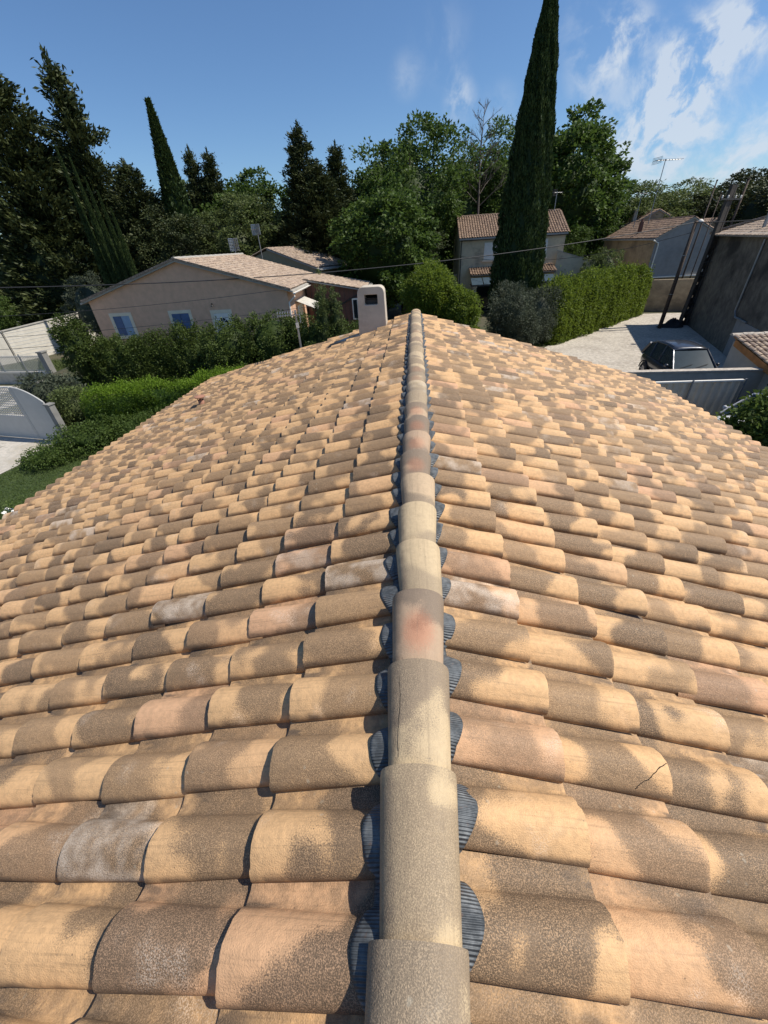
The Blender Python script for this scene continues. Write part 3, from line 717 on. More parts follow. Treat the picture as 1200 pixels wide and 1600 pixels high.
CROWN = {}
def proto_broad(key, seed, nclump=330, per=34, h=1.0, L=0.030, W=0.016, low=0.18, mat='leaf_tree'):
    """unit tree (height 1, crown radius ~0.33)"""
    rs = np.random.RandomState(seed); ells = []
    ells.append((0, 0, 0.52, 0.26, 0.26, 0.34))
    for i in range(11):
        a = 2.4*i+rs.rand()*0.6; t = (i+0.5)/11; z = low+0.10+t*(0.72-low)
        rr = 0.27*math.sin(math.pi*min(1, (0.22+0.72*(1-abs(z-0.48)/0.55))))*0.75
        s = 0.12+0.07*rs.rand()
        ells.append((math.cos(a)*rr, math.sin(a)*rr, z, s, s, s*0.85))
    ells.append((rs.normal()*0.05, rs.normal()*0.05, 0.88, 0.10, 0.10, 0.11))
    parts = [blob_leaves(ells, nclump, per, 0.052, L, W, rs)] + core([ells[0]], 0.78)
    CROWN[key] = (join(parts), limbs(1.0, 0.028, 7, rs, 0.28))
def proto_conifer(key, seed, whorls=34, shape=0.85, droop=0.1, r=0.26, leafL=0.022, leafW=0.0075, low=0.06, ragged=0.25):
    rs = np.random.RandomState(seed); C, D = [], []
    for w_ in range(whorls):
        t = low + (1-low)*(w_/whorls)**0.92; R_ = r*(1-t)**shape*(1+rs.normal()*ragged*0.4)+0.012
        nb = int(5+16*(1-t))
        for b in range(nb):
            a = rs.rand()*6.283; l = R_*(0.7+0.45*rs.rand()); up = 0.25+rs.rand()*0.35-droop
            m_ = int(36+125*l/r)
            s = rs.rand(m_)**0.55
            px = math.cos(a)*l*s; py = math.sin(a)*l*s; pz = t + up*l*s*s - 0.02
            sp = 0.020+0.035*(1-s)
            C.append(np.stack([px+rs.normal(size=m_)*sp*0.55, py+rs.normal(size=m_)*sp*0.55, pz+rs.normal(size=m_)*sp*0.35], -1))
            dd = np.tile([math.cos(a), math.sin(a), 0.55], (m_, 1)) + rs.normal(size=(m_, 3))*0.45; D.append(dd)
    C.append(np.stack([rs.normal(size=60)*0.004, rs.normal(size=60)*0.004, np.linspace(0.93, 1.01, 60)], -1)); D.append(np.tile([0, 0, 1.0], (60, 1)) + rs.normal(size=(60, 3))*0.4)
    C = np.concatenate(C); D = np.concatenate(D)
    leaf = leaf_quads(C, D, leafL, leafW, rs)
    cores = core([(0, 0, 0.25, r*0.66, r*0.66, 0.24)], 0.9)
    mb = MB(); mb.tube([(0, 0, 0), (0, 0, 0.5), (0, 0, 0.97)], [0.018, 0.011, 0.002], 8)
    CROWN[key] = (join([leaf]+cores), mb)
def proto_slender(key, seed, r, n=9000, leafL=0.022, leafW=0.006, tip=0.9):
    """columnar cypress, unit height, max radius r"""
    rs = np.random.RandomState(seed)
    def Rf(t): return r*1.12*(1-np.exp(-(t+0.02)*16))*np.clip(1-t, 0, 1)**tip+0.0012
    t = rs.rand(n)**0.75*0.985+0.012; a = rs.rand(n)*6.283
    flute = 1+0.07*np.sin(a*7+np.sin(t*9)*1.5)+0.05*np.sin(a*13+t*40)+0.05*np.sin(t*70+a*3)
    rr = Rf(t)*flute*(0.93+0.09*rs.rand(n))
    C = np.stack([np.cos(a)*rr, np.sin(a)*rr, t], -1)
    D = np.stack([np.cos(a)*0.28, np.sin(a)*0.28, np.ones(n)], -1) + rs.normal(size=(n, 3))*0.22
    leaf = leaf_quads(C, D, leafL, leafW, rs)
    m_, k = 22, 18; T, A_ = np.meshgrid(np.linspace(0.012, 0.985, m_), np.linspace(0, 6.283, k, endpoint=False), indexing='ij')
    q = Rf(T)*0.90; V = np.stack([(np.cos(A_)*q).ravel(), (np.sin(A_)*q).ravel(), T.ravel()], -1)
    idx = np.arange(m_*k).reshape(m_, k); F = np.stack([idx[:-1], idx[1:], np.roll(idx, -1, 1)[1:], np.roll(idx, -1, 1)[:-1]], -1).reshape(-1, 4)
    mb = MB(); mb.tube([(0, 0, -0.01), (0, 0, 0.3)], [0.012, 0.008], 8)
    CROWN[key] = (join([leaf, (V, F, np.zeros(len(V)))]), mb)
proto_broad('broad_a', 1, 520, 46, L=0.020, W=0.011); proto_broad('broad_b', 2, 600, 46, L=0.018, W=0.010, low=0.05); proto_broad('broad_c', 3, 460, 50, L=0.023, W=0.014)
proto_conifer('con_a', 4); proto_conifer('con_b', 5, 40, 0.7, 0.0, 0.30, low=0.02); proto_conifer('con_c', 6, 26, 1.0, 0.18, 0.22, ragged=0.6)
proto_slender('slim', 8, 0.055); proto_slender('tall_slim', 9, 0.105, 42000, 0.014, 0.0045, 0.62)
MESH = {}
def tree(name, key, mat, x, y, h, w, rz, label, cat='tree', group=None, z=None, lean=(0, 0), wy=None, bmat='bark'):
    k2 = (key, mat)
    if k2 not in MESH:
        (V, F, A), tr = CROWN[key]
        o = np_mesh(name+'_crown', V, F, MT[mat], None, False, {'lr': A}); MESH[k2] = o.data; bpy.data.objects.remove(o)
    if (key, bmat) not in MESH:
        o = CROWN[key][1].build('trunk', MT[bmat], None, True); MESH[(key, bmat)] = o.data; bpy.data.objects.remove(o)
    if z is None: z = gh(x, y); h = h - z
    root = empty(name, (x, y, z-0.02), rz, label, cat, group)
    root.rotation_euler = (lean[0], lean[1], 0)
    c = bpy.data.objects.new('crown', MESH[k2]); t = bpy.data.objects.new('trunk', MESH[(key, bmat)])
    for o in (c, t):
        sc.collection.objects.link(o); o.parent = root; o.scale = (w, wy or w, h); o.rotation_euler = (0, 0, rz)
    t.scale = (h, h, h) if key.startswith('broad') or key.startswith('con') else (w*1.0, w, h)
    return root
G_TR = 'trees behind the neighbouring gardens'
T_ = [
 ('broad_b', 'leaf_dark', -43.0, 50, 9.5, 20, 0.5, 'evergreen_tree', 'dark tree closing the view at the far left edge'),
 # key, mat, x, y, h, w, rz, name, label
 ('con_b', 'leaf_dark', -33.5, 42, 19.5, 23, 0.3, 'conifer_tree', 'huge dark conifer at the left edge of the photo'),
 ('con_b', 'leaf_dark', -31.5, 45, 14.5, 20, 1.3, 'conifer_tree', 'broad dark conifer in front of the huge one at the left edge'),
 ('broad_b', 'leaf_dark', -36.5, 46, 11.0, 20, 1.1, 'evergreen_tree', 'dark evergreen mass at the left edge behind the light green bush'),
 ('broad_b', 'leaf_dark', -29.5, 50, 9.5, 17, 2.1, 'evergreen_tree', 'dark evergreen mass behind the row of narrow cypresses'),
 ('con_c', 'leaf_dark', -28.6, 43, 20.0, 22, 2.1, 'conifer_tree', 'tallest ragged dark conifer with side branches sticking into the sky on the left'),
 ('con_b', 'leaf_dark', -24.6, 42, 13.3, 17, 0.9, 'conifer_tree', 'dark conifer to the right of the tallest ragged conifer'),
 ('broad_b', 'leaf_dark', -21.6, 41, 10.2, 12, 0.2, 'evergreen_tree', 'low dark evergreen between the row of narrow cypresses and the lone pointed cypress'),
 ('con_b', 'leaf_dark', -19.9, 43, 8.3, 13, 2.2, 'evergreen_tree', 'dark evergreen rising just behind the ridge of the pink house'),
 ('broad_a', 'leaf_olive', -27.0, 54, 13.4, 15, 1.0, 'broadleaf_tree', 'grey green tree showing behind the lone pointed cypress'),
 ('con_a', 'leaf_dark', -22.2, 50, 15.2, 12, 0.0, 'conifer_tree', 'pointed dark conifer right of the lone cypress, left of a pair'),
 ('con_a', 'leaf_dark', -20.4, 50, 14.9, 12, 1.9, 'conifer_tree', 'pointed dark conifer right of the lone cypress, right of a pair'),
 ('broad_a', 'leaf_olive', -17.8, 45, 10.9, 13.5, 0.6, 'broadleaf_tree', 'yellow green tree behind the two grid aerials of the pink house'),
 ('broad_c', 'leaf_tree', -17.2, 50, 13.2, 15, 2.9, 'broadleaf_tree', 'green round tree between the conifer pair and the dark spires'),
 ('broad_b', 'leaf_olive', -14.6, 50, 9.2, 14, 1.9, 'broadleaf_tree', 'olive green tree behind the right wing of the pink house'),
 ('con_a', 'leaf_dark', -10.2, 46, 15.4, 16, 0.4, 'conifer_tree', 'highest dark spire of the three conifers left of centre'),
 ('con_b', 'leaf_dark', -8.7, 45, 12.6, 15, 2.8, 'conifer_tree', 'lower middle one of the three dark conifers left of centre'),
 ('con_a', 'leaf_dark', -7.2, 47, 14.1, 13, 1.6, 'conifer_tree', 'right hand spire of the three dark conifers left of centre'),
 ('broad_b', 'leaf_dark', -9, 49, 8.6, 15, 0.9, 'evergreen_tree', 'dark evergreen mass below the three conifer spires'),
 ('broad_c', 'leaf_tree', -2.9, 40, 10.7, 14.5, 2.0, 'broadleaf_tree', 'large pale leaved tree in front of the others at the centre'),
 ('broad_a', 'leaf_tree', -5.2, 50, 12.2, 13, 0.1, 'broadleaf_tree', 'green tree peeping out left of the highest central tree'),
 ('broad_a', 'leaf_tree', -0.8, 52, 16.4, 19, 1.1, 'broadleaf_tree', 'highest round green tree at the centre behind the roof ridge'),
 ('broad_b', 'leaf_tree', 5, 61, 15.6, 18, 2.6, 'broadleaf_tree', 'green tree between the central tree and the bare one'),
 ('broad_b', 'leaf_dark', -1.2, 45, 8, 12, 0.5, 'evergreen_tree', 'dark low tree left of the two storey house'),
 ('broad_b', 'leaf_tree', 10.6, 62, 17.4, 18, 0.7, 'broadleaf_tree', 'olive toned tall tree half hidden by the giant cypress'),
 ('broad_c', 'leaf_tree', 17.8, 62, 17.6, 21, 1.7, 'broadleaf_tree', 'large dark leafy tree directly right of the giant cypress'),
 ('broad_b', 'leaf_tree', 21.2, 63, 12.8, 15, 2.2, 'broadleaf_tree', 'lower right shoulder tree beside the large one right of the cypress'),
 ('broad_b', 'leaf_tree', 17.4, 57, 7.6, 9, 0.3, 'broadleaf_tree', 'small tree behind the beige garden wall of the two storey house'),
 ('broad_a', 'leaf_tree', 26.4, 68, 11.6, 17, 1.2, 'broadleaf_tree', 'distant low tree left of the television aerial'),
 ('broad_b', 'leaf_olive', 30.6, 66, 11.2, 19, 0.4, 'pine_tree', 'yellow green flat topped pine below the television aerial'),
 ('broad_b', 'leaf_olive', 35.6, 70, 11.4, 20, 2.4, 'pine_tree', 'yellow green flat topped pine right of the television aerial'),
 ('broad_a', 'leaf_dark', 38.3, 62, 11.3, 17, 1.5, 'broadleaf_tree', 'dark tree behind the top of the concrete pole'),
 ('broad_b', 'leaf_dark', 37.0, 52, 11.8, 18, 0.8, 'broadleaf_tree', 'dark tree at the right edge above the blackened building'),
 ('broad_b', 'leaf_tree', 22.5, 64, 10.6, 14, 2.8, 'broadleaf_tree', 'distant green tree between the large tree and the brown roofed house'),
]
for key, mat, x, y, h, w_, rz, nm, lab in T_:
    tree(nm, key, mat, x, y, h, w_, rz, lab, 'tree', G_TR)
slim = [(-24.3, 34.0, 13.0, 8.2, 'leftmost of the row of five narrow cypresses leaning together', 0.0),
        (-23.45, 33.8, 12.3, 7.6, 'second from the left of the row of five narrow cypresses', 0.0),
        (-22.65, 33.4, 11.2, 7.6, 'middle one of the row of five narrow cypresses', 0.0),
        (-21.9, 33.1, 10.4, 7.4, 'fourth from the left of the row of five narrow cypresses', 0.0),
        (-21.2, 32.8, 9.4, 7.4, 'rightmost and shortest of the row of five narrow cypresses', 0.0)]
for k, (x, y, h, w_, lab, ln) in enumerate(slim):
    tree('cypress_tree', 'slim', 'leaf_cypress', x, y, h+gh(x, y)*0.0, w_*1.0, k*1.3, lab, 'tree', 'narrow cypresses in a row', lean=(0, ln))
tree('cypress_tree', 'slim', 'leaf_cypress', -20.9, 42, 16.7, 33, 0.7, 'lone pointed cypress standing clear against the sky on the left', 'tree', 'narrow cypresses')
tree('cypress_tree', 'tall_slim', 'leaf_cypress', 7.15, 32.5, 17.2, 17.0, 0.0, 'giant dark cypress towering over the two storey house', 'tree', 'narrow cypresses')
# bare tree
def bare(x, y, h, lab):
    rs = random.Random(3); root = empty('bare_tree', (x, y, 0), 0, lab, 'tree', G_TR)
    mb = MB(); mb.tube([(0, 0, 0), (0.1, 0, h*0.5), (-0.1, 0.1, h*0.8), (0.1, 0, h)], [0.22, 0.13, 0.06, 0.012], 8); mb.build('trunk', MT['bark_grey'], root, True)
    mb = MB()
    def br(p, d, l, r, k):
        q = p + d*l; mb.tube([p, p+d*l*0.5+Vector((0, 0, l*0.04)), q], [r, r*0.75, r*0.4], 4, False)
        if k == 0: return
        for j in range(4 if k > 1 else 5):
            s = rs.uniform(0.3, 1.0); dd = (d + Vector((rs.uniform(-.8, .8), rs.uniform(-.8, .8), rs.uniform(-0.15, .75)))).normalized()
            br(p+d*l*s, dd, l*rs.uniform(0.4, 0.6), r*0.5, k-1)
    for j in range(26):
        z = h*(0.52+0.46*j/26); a = j*2.4; l = h*0.16*(1.25-j/26)
        br(Vector((0, 0, z)), Vector((math.cos(a), math.sin(a), 0.7)).normalized(), l, 0.035, 2)
    mb.build('branches', MT['bark_grey'], root)
bare(6.9, 55, 17.6, 'thin bare tree with leafless twigs against the sky left of the giant cypress')


# ---- hedges and shrubs, individually modelled
def hedge(name, mat, p0, p1, width, z0, z1, n, L, W, label, seed=0, wav=0.12, round_=0.5, cat='hedge', group=None, lump=0.10, endr=True, coref=0.78, toptone=False):
    rs = np.random.RandomState(seed)
    p0 = np.array(p0, float); p1 = np.array(p1, float); d = p1-p0; ln = np.linalg.norm(d); d /= ln; q = np.array([-d[1], d[0]])
    bx, by = (p0+p1)/2
    root = empty(name, (bx, by, z0), 0, label, cat, group)
    H = z1-z0
    def prof(a):     # superellipse cross-section, a in 0..pi
        e = round_
        c = np.sign(np.cos(a))*np.abs(np.cos(a))**e; s = np.abs(np.sin(a))**e
        return c*width/2, s*H
    def lumpf(s, a): return 1+lump*(np.sin(s*1.3+seed+a*2.1)+np.sin(s*2.9+a*3.7+seed*2)*0.6+np.sin(a*5.3-s*4.1+np.sin(s*1.7)*2)*0.5+np.sin(s*7.3+a*6.1)*0.3)*0.45
    # sample by true perimeter length; leaves gather in clumps with gaps between them
    at = np.linspace(0.0, np.pi, 400); tx, tz = prof(at); arc = np.concatenate([[0], np.cumsum(np.hypot(np.diff(tx), np.diff(tz)))]); PER = arc[-1]
    s = rs.rand(n)*ln; q_ = rs.rand(n)*PER
    nk = int(ln*PER*7); ks = rs.rand(nk)*ln; kq = rs.rand(nk)*PER; kk = rs.randint(0, nk, n); loose = rs.rand(n) < 0.30
    s = np.where(loose, s, np.clip(ks[kk]+rs.normal(size=n)*0.15, 0.02, ln-0.02)); q_ = np.where(loose, q_, np.clip(kq[kk]+rs.normal(size=n)*0.15, 0, PER))
    a = np.interp(q_, arc, at); kout = np.where(loose, 0.97, 0.95+0.10*rs.rand(nk)[kk])
    cx_, cz_ = prof(a)
    # taper at both ends
    e = np.minimum(s, ln-s); ef = np.where(e < width/2, np.sqrt(np.clip(1-(1-e/(width/2))**2, 0.02, 1)), 1) if endr else 1.0
    f = lumpf(s, a)*kout*(0.96+0.08*rs.rand(n)); dr = (rs.rand(n)**2)*0.16
    sprig = np.where(rs.rand(n) < 0.03, 1+0.14*rs.rand(n), 1.0); f = f*sprig
    cx2 = cx_*f*(1-dr)*(0.35+0.65*ef); cz2 = cz_*f*(1-dr)*(0.72+0.28*ef) + wav*np.sin(s*1.7+seed)*(cz_/H)
    P = np.stack([p0[0]+d[0]*s+q[0]*cx2-bx, p0[1]+d[1]*s+q[1]*cx2-by, cz2], -1)
    nr = np.stack([q[0]*np.sign(np.cos(a))*np.abs(np.cos(a))**0.5, q[1]*np.sign(np.cos(a))*np.abs(np.cos(a))**0.5, np.sin(a)**2], -1)
    D = nr*0.6 + rs.normal(size=(n, 3))*0.7; D[:, 2] += 0.2
    leaf = leaf_quads(P, D, L, W, rs)
    if toptone:   # paler leaf tone near the clipped top, darker down the sides
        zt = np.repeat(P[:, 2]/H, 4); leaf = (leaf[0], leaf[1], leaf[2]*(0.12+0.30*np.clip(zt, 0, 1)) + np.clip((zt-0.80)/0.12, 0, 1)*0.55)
    # core tube
    m_, k = max(6, int(ln/0.5)), 14
    Sg, Ag = np.meshgrid(np.linspace(0.1, ln-0.1, m_), np.linspace(0, np.pi, k), indexing='ij')
    cx_, cz_ = prof(Ag); e = np.minimum(Sg, ln-Sg); ef = np.where(e < width/2, np.sqrt(np.clip(1-(1-e/(width/2))**2, 0.02, 1)), 1) if endr else np.ones_like(Sg)
    g2 = lumpf(Sg, Ag)*coref; cx_ = cx_*g2*(0.35+0.65*ef); cz_ = cz_*g2*(0.72+0.28*ef) + wav*np.sin(Sg*1.7+seed)*(cz_/H)*coref
    V = np.stack([p0[0]+d[0]*Sg+q[0]*cx_-bx, p0[1]+d[1]*Sg+q[1]*cx_-by, cz_], -1).reshape(-1, 3)
    idx = np.arange(m_*k).reshape(m_, k); F = np.stack([idx[:-1, :-1], idx[1:, :-1], idx[1:, 1:], idx[:-1, 1:]], -1).reshape(-1, 4)
    V2, F2, A2 = join([leaf, (V, F, np.zeros(len(V)))])
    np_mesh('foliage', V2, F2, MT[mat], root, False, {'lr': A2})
    return root
def shrub(name, mat, c, r, h, nclump, per, L, W, label, seed=0, nl=7, rc=0.28, cat='shrub', group=None, stem=True, lobes=0.5):
    rs = np.random.RandomState(seed); ells = [(0, 0, h*0.52, r*0.78, r*0.78, h*0.46)]
    for i in range(nl):
        a = 2.4*i+rs.rand(); z = h*(0.25+0.6*rs.rand()); rr = r*0.55*math.sqrt(max(0.05, 1-(z/h-0.45)**2*2.5)); s = r*lobes*(0.7+0.5*rs.rand())
        ells.append((math.cos(a)*rr, math.sin(a)*rr, z, s, s, min(s, h*0.35)))
    root = empty(name, c, 0, label, cat, group)
    V, F, A = join([blob_leaves(ells, nclump, per, rc, L, W, rs)] + core([ells[0]], 0.8))
    V[:, 2] = np.maximum(V[:, 2], 0.02)
    np_mesh('foliage', V, F, MT[mat], root, False, {'lr': A})
    if stem:
        mb = MB()
        for k in range(4):
            a = k*1.6+rs.rand(); mb.tube([(0.08*math.cos(a), 0.08*math.sin(a), 0), (r*0.3*math.cos(a), r*0.3*math.sin(a), h*0.6)], [0.035, 0.012], 6)
        mb.build('stem', MT['bark'], root)
    return root
hedge('clipped_hedge', 'leaf_bright', (-14.2, 15.2), (-7.4, 17.9), 1.7, 0.0, 1.95, 42000, 0.075, 0.04, 'bright green clipped hedge nearest to the left eave of the roof', 3, 0.05, 0.40, toptone=True)
hedge('tall_hedge', 'leaf_hedge', (-17.6, 20.9), (-10.0, 22.0), 2.4, 0.4, 3.0, 40000, 0.11, 0.05, 'tall dark green hedge in front of the pink house', 5, 0.15, 0.7, lump=0.22)
shrub('laurel_shrub', 'leaf_hedge', (-9.4, 20.6, 0.5), 1.7, 3.2, 420, 38, 0.12, 0.055, 'dark shrub in front of the white door of the pink house', 11)
shrub('laurel_shrub', 'leaf_hedge', (-7.2, 20.8, 0.5), 1.9, 3.4, 420, 38, 0.12, 0.055, 'dark shrub behind the mast of the low television aerial', 12)
shrub('laurel_shrub', 'leaf_hedge', (-4.9, 20.8, 0.4), 1.7, 3.0, 420, 38, 0.12, 0.055, 'dark shrub left of the chimney', 13)
shrub('laurel_shrub', 'leaf_hedge', (-3.0, 21.2, 0.3), 1.4, 2.9, 320, 38, 0.12, 0.055, 'dark shrub hidden behind the chimney', 14)
shrub('upright_shrub', 'leaf_olive', (-4.35, 20.0, 0.4), 0.42, 4.75, 240, 40, 0.09, 0.03, 'narrow upright shrub standing above the hedge left of the chimney', 15, 7, 0.16)
shrub('upright_shrub', 'leaf_olive', (-3.75, 20.1, 0.4), 0.34, 4.5, 200, 40, 0.09, 0.03, 'slightly shorter upright shrub right beside the taller narrow one', 16, 7, 0.15)
shrub('shrub', 'leaf_hedge', (-17.9, 20.6, 0.3), 0.95, 3.9, 260, 34, 0.13, 0.06, 'tall bush at the left end of the tall dark hedge', 17)
shrub('shrub', 'leaf_grey', (-17.5, 17.0, 0), 1.25, 2.1, 220, 30, 0.14, 0.05, 'loose arching grey green bush above the white gate', 18)
shrub('shrub', 'leaf_olive', (-15.4, 16.0, 0), 1.0, 1.8, 240, 32, 0.10, 0.045, 'bush between the white gate and the clipped hedge', 19)
shrub('shrub', 'leaf_light', (-13.3, 13.9, 0), 1.25, 0.95, 230, 34, 0.09, 0.045, 'low leafy bush beside the lawn below the clipped hedge', 20)
shrub('shrub', 'leaf_light', (-11.7, 14.7, 0), 1.25, 0.95, 230, 34, 0.09, 0.045, 'low leafy bush between the lawn bush and the roof edge', 21)
shrub('shrub', 'leaf_hedge', (-10.2, 15.3, 0), 1.3, 1.0, 230, 34, 0.09, 0.045, 'dark low bush touching the front of the clipped hedge', 22)
rose = shrub('rose_bush', 'leaf_light', (-10.9, 7.4, 0), 0.75, 1.15, 120, 34, 0.07, 0.04, 'bush with white flowers at the left edge of the photo', 23)
rs_ = np.random.RandomState(4)
for k in range(14):
    v = rs_.normal(size=3); v[2] = abs(v[2])*0.8; v /= np.linalg.norm(v); mb = MB()
    for j in range(6):
        a = j*1.05; mb.lathe([(0.002, 0), (0.026, 0.012), (0.030, 0.026), (0.012, 0.034)], (0.03*math.cos(a), 0.03*math.sin(a), 0), 7)
    mb.lathe([(0.005, 0.0), (0.03, 0.02), (0.02, 0.045)], (0, 0, 0.005), 7)
    o = mb.build('flower', MT['white_flower'], rose, True); o.location = (v[0]*0.72, v[1]*0.72, 0.55+v[2]*0.58); o.rotation_euler = (rs_.rand(), rs_.rand(), 0)
# bushes in the garden beyond the block wall
shrub('round_bush', 'leaf_hedge', (-34.6, 37.6, 1.0), 1.75, 2.5, 260, 34, 0.15, 0.07, 'clipped rounded bush behind the white block wall', 24, lobes=0.35)
shrub('round_bush', 'leaf_olive', (-32.4, 38.9, 1.2), 1.2, 2.4, 200, 34, 0.15, 0.07, 'yellowish rounded bush behind the right end of the white block wall', 25, lobes=0.35)
shrub('round_bush', 'leaf_light', (-36.6, 35.2, 0.8), 1.6, 3.5, 260, 34, 0.15, 0.07, 'light green bush at the left edge behind the white block wall', 26)
shrub('olive_bush', 'leaf_grey', (-26.9, 34.6, 0.3), 2.1, 5.2, 330, 34, 0.16, 0.05, 'pale grey green olive bush under the row of narrow cypresses', 27)
# right of the ridge
shrub('laurel_bush', 'leaf_laurel', (0.80, 26.0, 0), 1.55, 5.35, 900, 44, 0.13, 0.06, 'bright yellow green laurel rising behind the far end of the roof ridge', 28, 12, 0.34)
shrub('laurel_bush', 'leaf_laurel', (2.35, 25.0, 0), 1.25, 4.15, 560, 44, 0.13, 0.06, 'lower bright green laurel right of the taller one behind the roof', 29, 10, 0.32)
shrub('oleander', 'leaf_grey', (6.2, 28.0, 0), 1.55, 3.9, 520, 36, 0.15, 0.035, 'grey green oleander at the foot of the giant cypress', 30, 10, 0.36)
shrub('oleander', 'leaf_grey', (8.1, 29.2, 0), 1.3, 3.4, 320, 36, 0.15, 0.035, 'smaller grey green oleander between the big one and the laurel hedge', 31, 8, 0.32)
hedge('laurel_hedge', 'leaf_laurel', (8.4, 29.6), (19.7, 41.0), 2.7, 0.0, 3.7, 70000, 0.15, 0.075, 'long tall bright laurel hedge along the gravel road', 8, 0.10, 0.62, lump=0.12)
shrub('shrub', 'leaf_olive', (17.4, 43.5, 0), 1.8, 5.0, 260, 34, 0.15, 0.07, 'small tree like shrub behind the laurel hedge in front of the brown roofed house', 32)
# right foreground bush
shrub('fig_bush', 'leaf_light', (10.6, 11.2, 0), 1.35, 2.15, 330, 26, 0.15, 0.09, 'leafy green bush below the right eave in front of the white car', 33, 9, 0.30)
shrub('fig_bush', 'leaf_hedge', (13.2, 13.2, 0), 1.3, 2.8, 300, 26, 0.15, 0.09, 'darker leafy bush behind the white car at the right edge', 34, 9, 0.30)
# grass on the lawn : nobody could count it
n = 90000; rs_ = np.random.RandomState(9)
px = -15.7+rs_.rand(n)*10.1; py = 4+rs_.rand(n)*10.5
lim = np.interp(py, [4, 8.2, 10.6, 12.6, 14.6], [-15.55, -15.6, -15.55, -15.4, -14.2]); kp = (px > lim+rs_.normal(size=n)*0.07)
px, py = px[kp], py[kp]; n = len(px); hz = 0.03+0.05*rs_.rand(n)
V, F, A = leaf_quads(np.stack([px, py, 0.012+hz/2], -1), np.stack([rs_.normal(size=n)*0.5, rs_.normal(size=n)*0.5, np.ones(n)], -1), hz*1.3, np.full(n, 0.014), rs_)
g_ = np_mesh('grass', V, F, MT['grass_leaf'], None, False, {'lr': A}); g_['kind'] = 'stuff'; tag(g_, 'short green grass growing on the lawn beside the pale driveway', 'grass')
n = 26000
t_ = rs_.rand(n); ex = np.interp(t_*5, [0, 1, 2, 3, 4, 5], [6.9, 9.0, 12.4, 15.3, 17.6, 20.1]); ey = np.interp(t_*5, [0, 1, 2, 3, 4, 5], [27.2, 29.9, 33.7, 37.6, 39.7, 40.7])
px = ex + rs_.normal(size=n)*0.25-0.25; py = ey+rs_.normal(size=n)*0.25+0.2; hz = 0.05+0.14*rs_.rand(n)
V, F, A = leaf_quads(np.stack([px, py, 0.012+hz/2], -1), np.stack([rs_.normal(size=n)*0.6, rs_.normal(size=n)*0.6, np.ones(n)], -1), hz*1.3, np.full(n, 0.03), rs_)
g_ = np_mesh('verge_grass', V, F, MT['leaf_olive'], None, False, {'lr': A}); g_['kind'] = 'stuff'; tag(g_, 'dry weedy grass along the foot of the laurel hedge', 'grass')

n = 9000; rs_ = np.random.RandomState(19)
t_ = rs_.rand(n); px = -30.6+7*t_+rs_.normal(size=n)*0.3; py = 25.5+rs_.rand(n)*4.0; kp = px > -31.2+ (py-25.5)*(-0.2); px, py = px[kp], py[kp]; n = len(px); hz = 0.10+0.35*rs_.rand(n)
V, F, A = leaf_quads(np.stack([px, py, 0.0+hz/2], -1), np.stack([rs_.normal(size=n)*0.5, rs_.normal(size=n)*0.5, np.ones(n)], -1), hz*1.3, np.full(n, 0.05), rs_)
g_ = np_mesh('tall_grass', V, F, MT['leaf_olive'], None, False, {'lr': A}); g_['kind'] = 'stuff'; tag(g_, 'tall rough grass between the railing and the pale block wall', 'grass')

shrub('shrub', 'leaf_light', (-14.2, 12.6, 0), 0.9, 0.6, 150, 34, 0.08, 0.04, 'lowest leafy bush at the edge of the lawn near the driveway gate', 41)
shrub('shrub', 'leaf_hedge', (-9.0, 13.2, 0), 1.1, 0.9, 200, 34, 0.09, 0.045, 'dark low bush half hidden by the left eave', 42)


# ================================================================ buildings
def bg_roof(parent, mat, p_ridge, d, v, n_, ncourse, nroll, keep=None, seed=1, name='roof', pitch=0.24, expo=0.36, na=6):
    o = tile_field(name, MT[mat], None, p_ridge, d, v, n_, expo+0.02, expo, ncourse, pitch, nroll, 0.0, na=na, nu=2, seed=seed, hgt=0.07, jit=1.6, keep=keep)
    o.parent = parent; return o
def slope_vec(dirxy, ang):
    x, y = dirxy; l = math.hypot(x, y); x /= l; y /= l
    return (x*math.cos(ang), y*math.cos(ang), -math.sin(ang)), (x*math.sin(ang), y*math.sin(ang), math.cos(ang))
def slab(mb, a, b_, c, d, t=0.10):
    P_ = [Vector(p) for p in (a, b_, c, d)]; Q = [p - Vector((0, 0, t)) for p in P_]
    mb.add(P_+Q, [(0,1,2,3),(7,6,5,4),(0,4,5,1),(1,5,6,2),(2,6,7,3),(3,7,4,0)])

